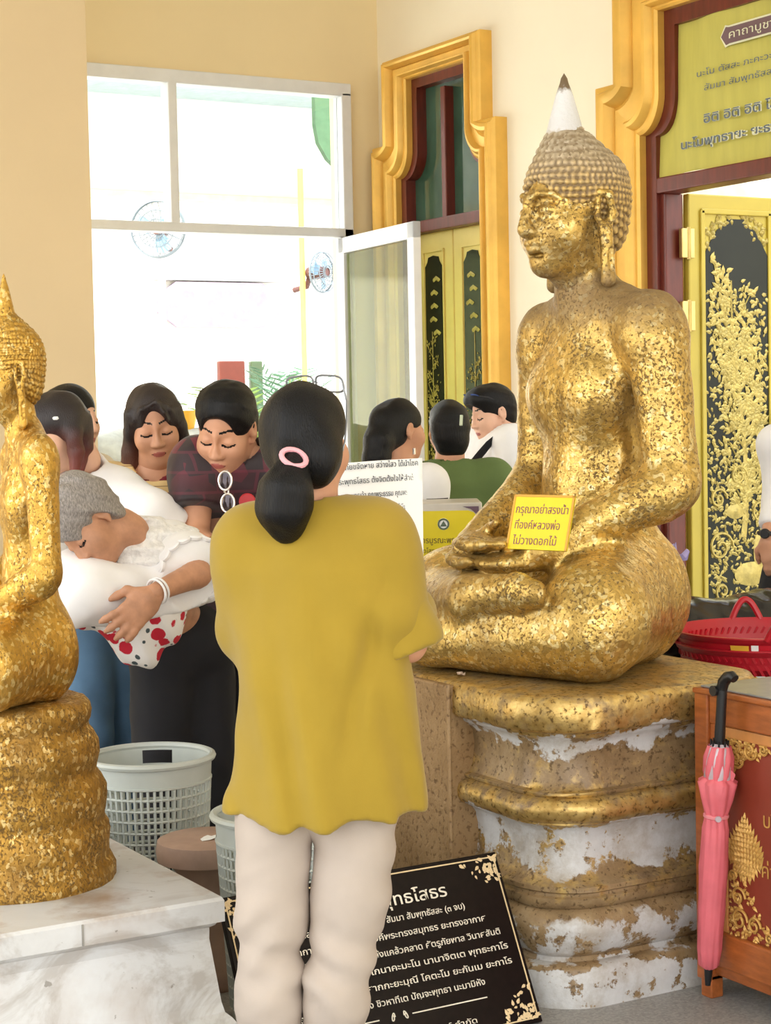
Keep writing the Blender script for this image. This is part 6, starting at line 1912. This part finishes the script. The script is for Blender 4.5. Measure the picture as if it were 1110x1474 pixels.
# ------------------------------------------------------------------ banner in the fanlight of the near door
M_['banner'] = mat('yellow_banner_cloth', (196, 188, 92), .7, var=.05, scale=3, stretch=(1, 6, 1))
bxx = XW+.02
root = empty('prayer_banner', (bxx, D2, 2.49), 0, 'yellow cloth banner of blue-grey writing in the fanlight of the near door', 'banner')
inn = outline(0, .735, .19, .60, .655, arc=True, rr=.165, z0=0)
def wob(y, z): return .010*sin(y*9+z*3)+.006*sin(y*23-z*5)
ny, nz = 64, 30; vs = []; fs = []
def halfw(z):
    zz = [p[1] for p in inn[:len(inn)//2]]; yy = [p[0] for p in inn[:len(inn)//2]]
    return np.interp(z, zz, yy)
for t in (0, .0015):
    for j in range(nz+1):
        z = .655*j/nz
        for i in range(ny+1):
            y = halfw(z)*(1-2*i/ny); vs.append((wob(y, z)+t, y, z))
N0 = (ny+1)*(nz+1)
for j in range(nz):
    for i in range(ny):
        k = j*(ny+1)+i; fs += [(k, k+1, k+ny+2, k+ny+1), (N0+k, N0+k+ny+1, N0+k+ny+2, N0+k+1)]
MB().add(vs, fs).obj('cloth', M_['banner'], root, True, angle=80)
M_['ban_ink'] = mat('blue_grey_ink', (96, 108, 120), .6)
M_['ban_out'] = mat('pale_outline', (226, 226, 196), .6)
def on_banner(px_, py_):
    q = PX(px_, py_, bxx); return np.array([-.022, q[1]-D2, q[2]-2.49])
def ban_text(s_, px_, py_, size, m, bold=0.0, wd=None, outl=False):
    o = on_banner(px_, py_)
    if outl: text('lettering_outline', s_, size, M_['ban_out'], root, o=o+np.array([.002, 0, 0]), ax=(0, -1, 0), ay=(0, 0, 1), align='LEFT', bold=.035, width=wd*1.02 if wd else None)
    return text('lettering', s_, size, m, root, o=o, ax=(0, -1, 0), ay=(0, 0, 1), align='LEFT', bold=bold, width=wd)
# cartouche
o = on_banner(1072, 42); w, h = .40, .066
plq = [(-w, 0), (-w+.03, h/2+.004), (-w+.05, h/2), (w-.05, h/2), (w-.03, h/2+.004), (w, 0), (w-.03, -h/2-.004), (w-.05, -h/2), (-w+.05, -h/2), (-w+.03, -h/2-.004)]
cyo = -(.275)
base = np.array([-.016, o[1]+cyo-.0, o[2]-.012])
MB().prism([(u*1.02, v*1.25) for u, v in plq], base+np.array([.002, 0, 0]), (0, -1, 0), (0, 0, 1), (-1, 0, 0), 0, .002).obj('cartouche_edge', M_['ban_out'], root)
MB().prism(plq, base, (0, -1, 0), (0, 0, 1), (-1, 0, 0), 0, .003).obj('cartouche', mat('mauve_brown_cartouche', (112, 86, 92), .6), root)
text('lettering', 'คาถาบูชาหลวงพ่อโสธร', .046, M_['ban_out'], root, o=base+np.array([-.0045, 0, -.014]), ax=(0, -1, 0), ay=(0, 0, 1), width=.70)
ban_text('นะโม ตัสสะ ภะคะวะโต อะระหะโต', 1008, 112, .036, M_['ban_ink'], wd=.78)
ban_text('สัมมา สัมพุทธัสสะ (๓ จบ)', 1019, 131, .036, M_['ban_ink'], wd=.62)
ban_text('อิติ อิติ อิติ โสธะโร', 1018, 178, .052, M_['ban_ink'], .01, wd=.60, outl=True)
ban_text('นะโมพุทธายะ ยะธาพุทโมนะ', 985, 216, .052, M_['ban_ink'], .01, wd=.86, outl=True)
# ------------------------------------------------------------------ things in the bright yard outside the window
def at_y(px_, py_, Y): return PY(px_, py_, Y)
M_['cage'] = mat('grey_fan_cage', (120, 130, 138), .4, .3)
M_['fan_motor'] = mat('brown_fan_motor', (96, 62, 58), .5)
def wall_fan(c, r, label, face):
    root = empty('wall_fan', tuple(c), 0, label, 'fan', 'caged fans outside the window')
    f = nrm(face); a1 = nrm(np.cross(f, [0, 0, 1])); a2 = np.cross(a1, f)
    mb = MB()
    for rr, dz in ((1, 0), (.98, .03), (.66, .05), (.34, .055)):
        mb.tube([(a1*cos(a)+a2*sin(a))*r*rr+f*dz for a in np.linspace(0, 2*pi, 41)[:-1]], .008 if rr == 1 else .004, 6, closed=True)
    for k in range(28):
        a = 2*pi*k/28; e_ = a1*cos(a)+a2*sin(a)
        mb.tube([e_*r, e_*r*.66+f*.05, e_*r*.2+f*.056], .0025, 4)
        mb.tube([e_*r, e_*r*.66-f*.05, e_*r*.2-f*.056], .0025, 4)
    mb.obj('cage', M_['cage'], root, True)
    for k in range(3):
        a = 2*pi*k/3+.4; e1 = a1*cos(a)+a2*sin(a); e2 = -a1*sin(a)+a2*cos(a)
        pts = [(.12, -.10), (.35, -.30), (.75, -.36), (.86, -.1), (.8, .22), (.4, .16), (.12, .08)]
        vs = [e1*r*u+e2*r*v+f*(.012*v*3+t) for t in (0, .006) for u, v in pts]; n = 7
        MB().add(vs, [tuple(range(n)), tuple(range(2*n-1, n-1, -1))]+[(i, n+i, n+(i+1) % n, (i+1) % n) for i in range(n)]).obj('blade', mat('blue_clear_blade', (150, 184, 214), .3), root)
    MB().tube([f*.05, f*-.06, f*-.12], [.04, .05, .045], 16).obj('motor', M_['fan_motor'], root, True)
    MB().tube([f*-.10, f*-.14-a2*.10, f*-.26-a2*.12], .022, 10).obj('bracket', M_['fan_motor'], root, True)
    return root
def post(name, px_, Y, r, h, m, label, cat):
    q = at_y(px_, 600, Y)
    o = MB().tube([(0, 0, -.04), (0, 0, h)], r, 14).obj(name, m, None, True, loc=(q[0], q[1], 0)); prop(o, label, cat); return q
q = at_y(228, 330, 12.0)
wall_fan(q, .20, 'round caged fan outside the window, left of the mullion', view(-.2, 0, -1))
MB_ = None
pq = post('fan_post', 238, 12.22, .028, 2.8, M_['ext_white'], 'thin white post carrying the left outdoor fan', 'post')
q2 = at_y(463, 392, 12.0)
wall_fan(q2, .15, 'smaller caged fan outside beside the yellow pole', view(.75, 0, -.5))
post('yellow_pole', 440, 12.1, .022, 3.3, mat('yellow_pole_paint', (236, 204, 96), .5), 'slim yellow pole outside the window', 'pole')
# wall plaque
M_['plaque'] = mat('pale_lilac_plaque', (138, 126, 142), .6)
a, b = at_y(222, 405, EXT_Y-.03), at_y(404, 472, EXT_Y-.03)
root = empty('wall_plaque', tuple((a+b)/2), 0, 'wide pale lilac plaque on the sunlit wall outside', 'sign')
w, h = abs(b[0]-a[0])/2, abs(a[2]-b[2])/2
MB().prism([(-w+.2, -h), (w-.2, -h), (w, -h*.3), (w, h*.3), (w-.2, h), (-w+.2, h), (-w, h*.3), (-w, -h*.3)], (0, 0, 0), (1, 0, 0), (0, 0, 1), (0, -1, 0), 0, .04).obj('plaque_board', M_['plaque'], root)
MB().box((0, 0, h+.03), (w*1.02, .05, .018)).obj('plaque_rail', mat('grey_rail', (150, 148, 152), .6), root)
# brown door, grey post, green arched shutter
a, b = at_y(312, 520, EXT_Y), at_y(358, 900, EXT_Y)
MBo = MB().box(((a[0]+b[0])/2, EXT_Y-.02, a[2]/2), ((b[0]-a[0])/2, .04, a[2]/2), ch=.01); o = MBo.obj('door_4', mat('red_brown_door', (96, 40, 26), .5)); o['kind'] = 'structure'
a, b = at_y(358, 520, EXT_Y), at_y(384, 900, EXT_Y)
o = MB().box(((a[0]+b[0])/2, EXT_Y-.02, a[2]/2), ((b[0]-a[0])/2, .03, a[2]/2), ch=.01).obj('window_3', mat('dark_green_window', (70, 86, 60), .2)); o['kind'] = 'structure'
a = at_y(250, 520, 14.6)
o = MB().box((a[0], 14.6, a[2]/2), (.035, .05, a[2]/2), ch=.008).obj('gate_post', mat('slate_post', (126, 130, 136), .5)); prop(o, 'slender grey gate post outside the window', 'post')
gl_, gr_ = at_y(453, 133, 14.2), at_y(490, 250, 14.2)
pl = [(gl_[0], gr_[2]+.42), (gl_[0], gl_[2]+.3), (gr_[0]+.6, gl_[2]+.3), (gr_[0]+.6, gr_[2]), (gr_[0], gr_[2]+.02), (gl_[0]+.12, gr_[2]+.12), (gl_[0]+.03, gr_[2]+.26)]
o = MB().prism(pl, (0, 14.2, 0), (1, 0, 0), (0, 0, 1), (0, 1, 0), 0, .06).obj('window_4', mat('pale_green_glass', (84, 112, 84), .3, spec=.2)); o['kind'] = 'structure'
# potted palms and a flowering plant
M_['frond'] = mat('palm_green', (86, 108, 30), .5, var=.15, scale=4)
M_['frond2'] = mat('blue_green_leaf', (70, 104, 78), .5, var=.15, scale=4)
M_['pot'] = mat('terracotta_pot', (170, 120, 84), .7)
def palm(px_, py_, Y, h, m, label, nf=13, seed=1, sp=.5, leaf=.16):
    q = at_y(px_, py_, Y); rg = np.random.default_rng(seed)
    root = empty('potted_palm', (q[0], Y, -.04), 0, label, 'plant')
    MB().lathe([(0, 0), (.13, 0), (.19, .30), (.205, .30), (.205, .34), (.18, .34), (.17, .28), (0, .28)], 28).obj('pot', M_['pot'], root, True)
    for k in range(nf):
        a = 2*pi*k/nf+rg.uniform(-.2, .2); L_ = h*rg.uniform(.75, 1.05); out = sp*rg.uniform(.4, 1.1)
        sp_ = [np.array([out*L_*t**1.6*cos(a), out*L_*t**1.6*sin(a), .3+L_*(t*1.15-.38*t**2.4)]) for t in np.linspace(0, 1, 16)]
        mb = MB().tube(sp_, [.010*(1-t*.8) for t in np.linspace(0, 1, 16)], 5)
        for i in range(4, 16):
            d = nrm(sp_[i]-sp_[i-1]); sd_ = nrm(np.cross(d, [0, 0, 1.0]))
            for s_ in (-1, 1):
                dd = nrm(d*.7+sd_*s_*.8-np.array([0, 0, .25])); nn = nrm(np.cross(dd, d))
                leafshape(mb, sp_[i], dd, nrm(np.cross(nn, dd)), nn, leaf*rg.uniform(.8, 1.2), .022, .003)
        mb.obj('frond', m, root)
palm(372, 640, 12.7, 1.85, M_['frond'], 'arching yellow-green palm outside the window, behind the man in maroon', 13, 1, .34)
palm(416, 640, 14.8, 2.0, M_['frond2'], 'bluish green bushy plant outside, left of the yellow pole', 16, 2, .26, .2)
palm(404, 640, 11.2, 1.15, M_['frond2'], 'low leafy plant outside, just above the grey eyeglasses', 12, 4, .28, .14)
# grey rockwork low in the window opening, yellow lamp pot on it
S = Sdf(); S.box0 = ((2.0, 9.6, -.05), (5.4, 11.4, 1.6)); rg = np.random.default_rng(8)
a = at_y(140, 640, 10.4); b = at_y(275, 640, 10.4); zt_ = at_y(150, 628, 10.4)[2]
for i in range(7):
    t = i/6; x = a[0]-.1+(b[0]-a[0]+.3)*t
    S.ell((x, 10.4+rg.uniform(-.08, .08), zt_*.5), (.24, .26, zt_*.5*(1.1-.12*rg.uniform())), k=.08)
S.plane((0, 0, -.04), (0, 0, -1))
o = S.obj('garden_rockwork', [mat('grey_limestone', (156, 154, 142), .9, var=.15, scale=9, bump=.5, bscale=20)], .03, None, lambda P: .03*fbm(P, 9, 3), .06)
prop(o, 'low grey rockwork outside behind the young woman and man', 'rock')
q = at_y(268, 612, 10.4)
root = empty('yellow_pot', (q[0], 10.4, zt_*1.02), 0, 'small yellow pot on the rockwork by the young woman hair', 'pot')
MB().lathe([(0, 0), (.05, 0), (.075, .10), (.08, .12), (.06, .12), (.055, .03), (0, .03)], 24).obj('pot_body', mat('amber_glaze', (226, 172, 60), .35), root, True)
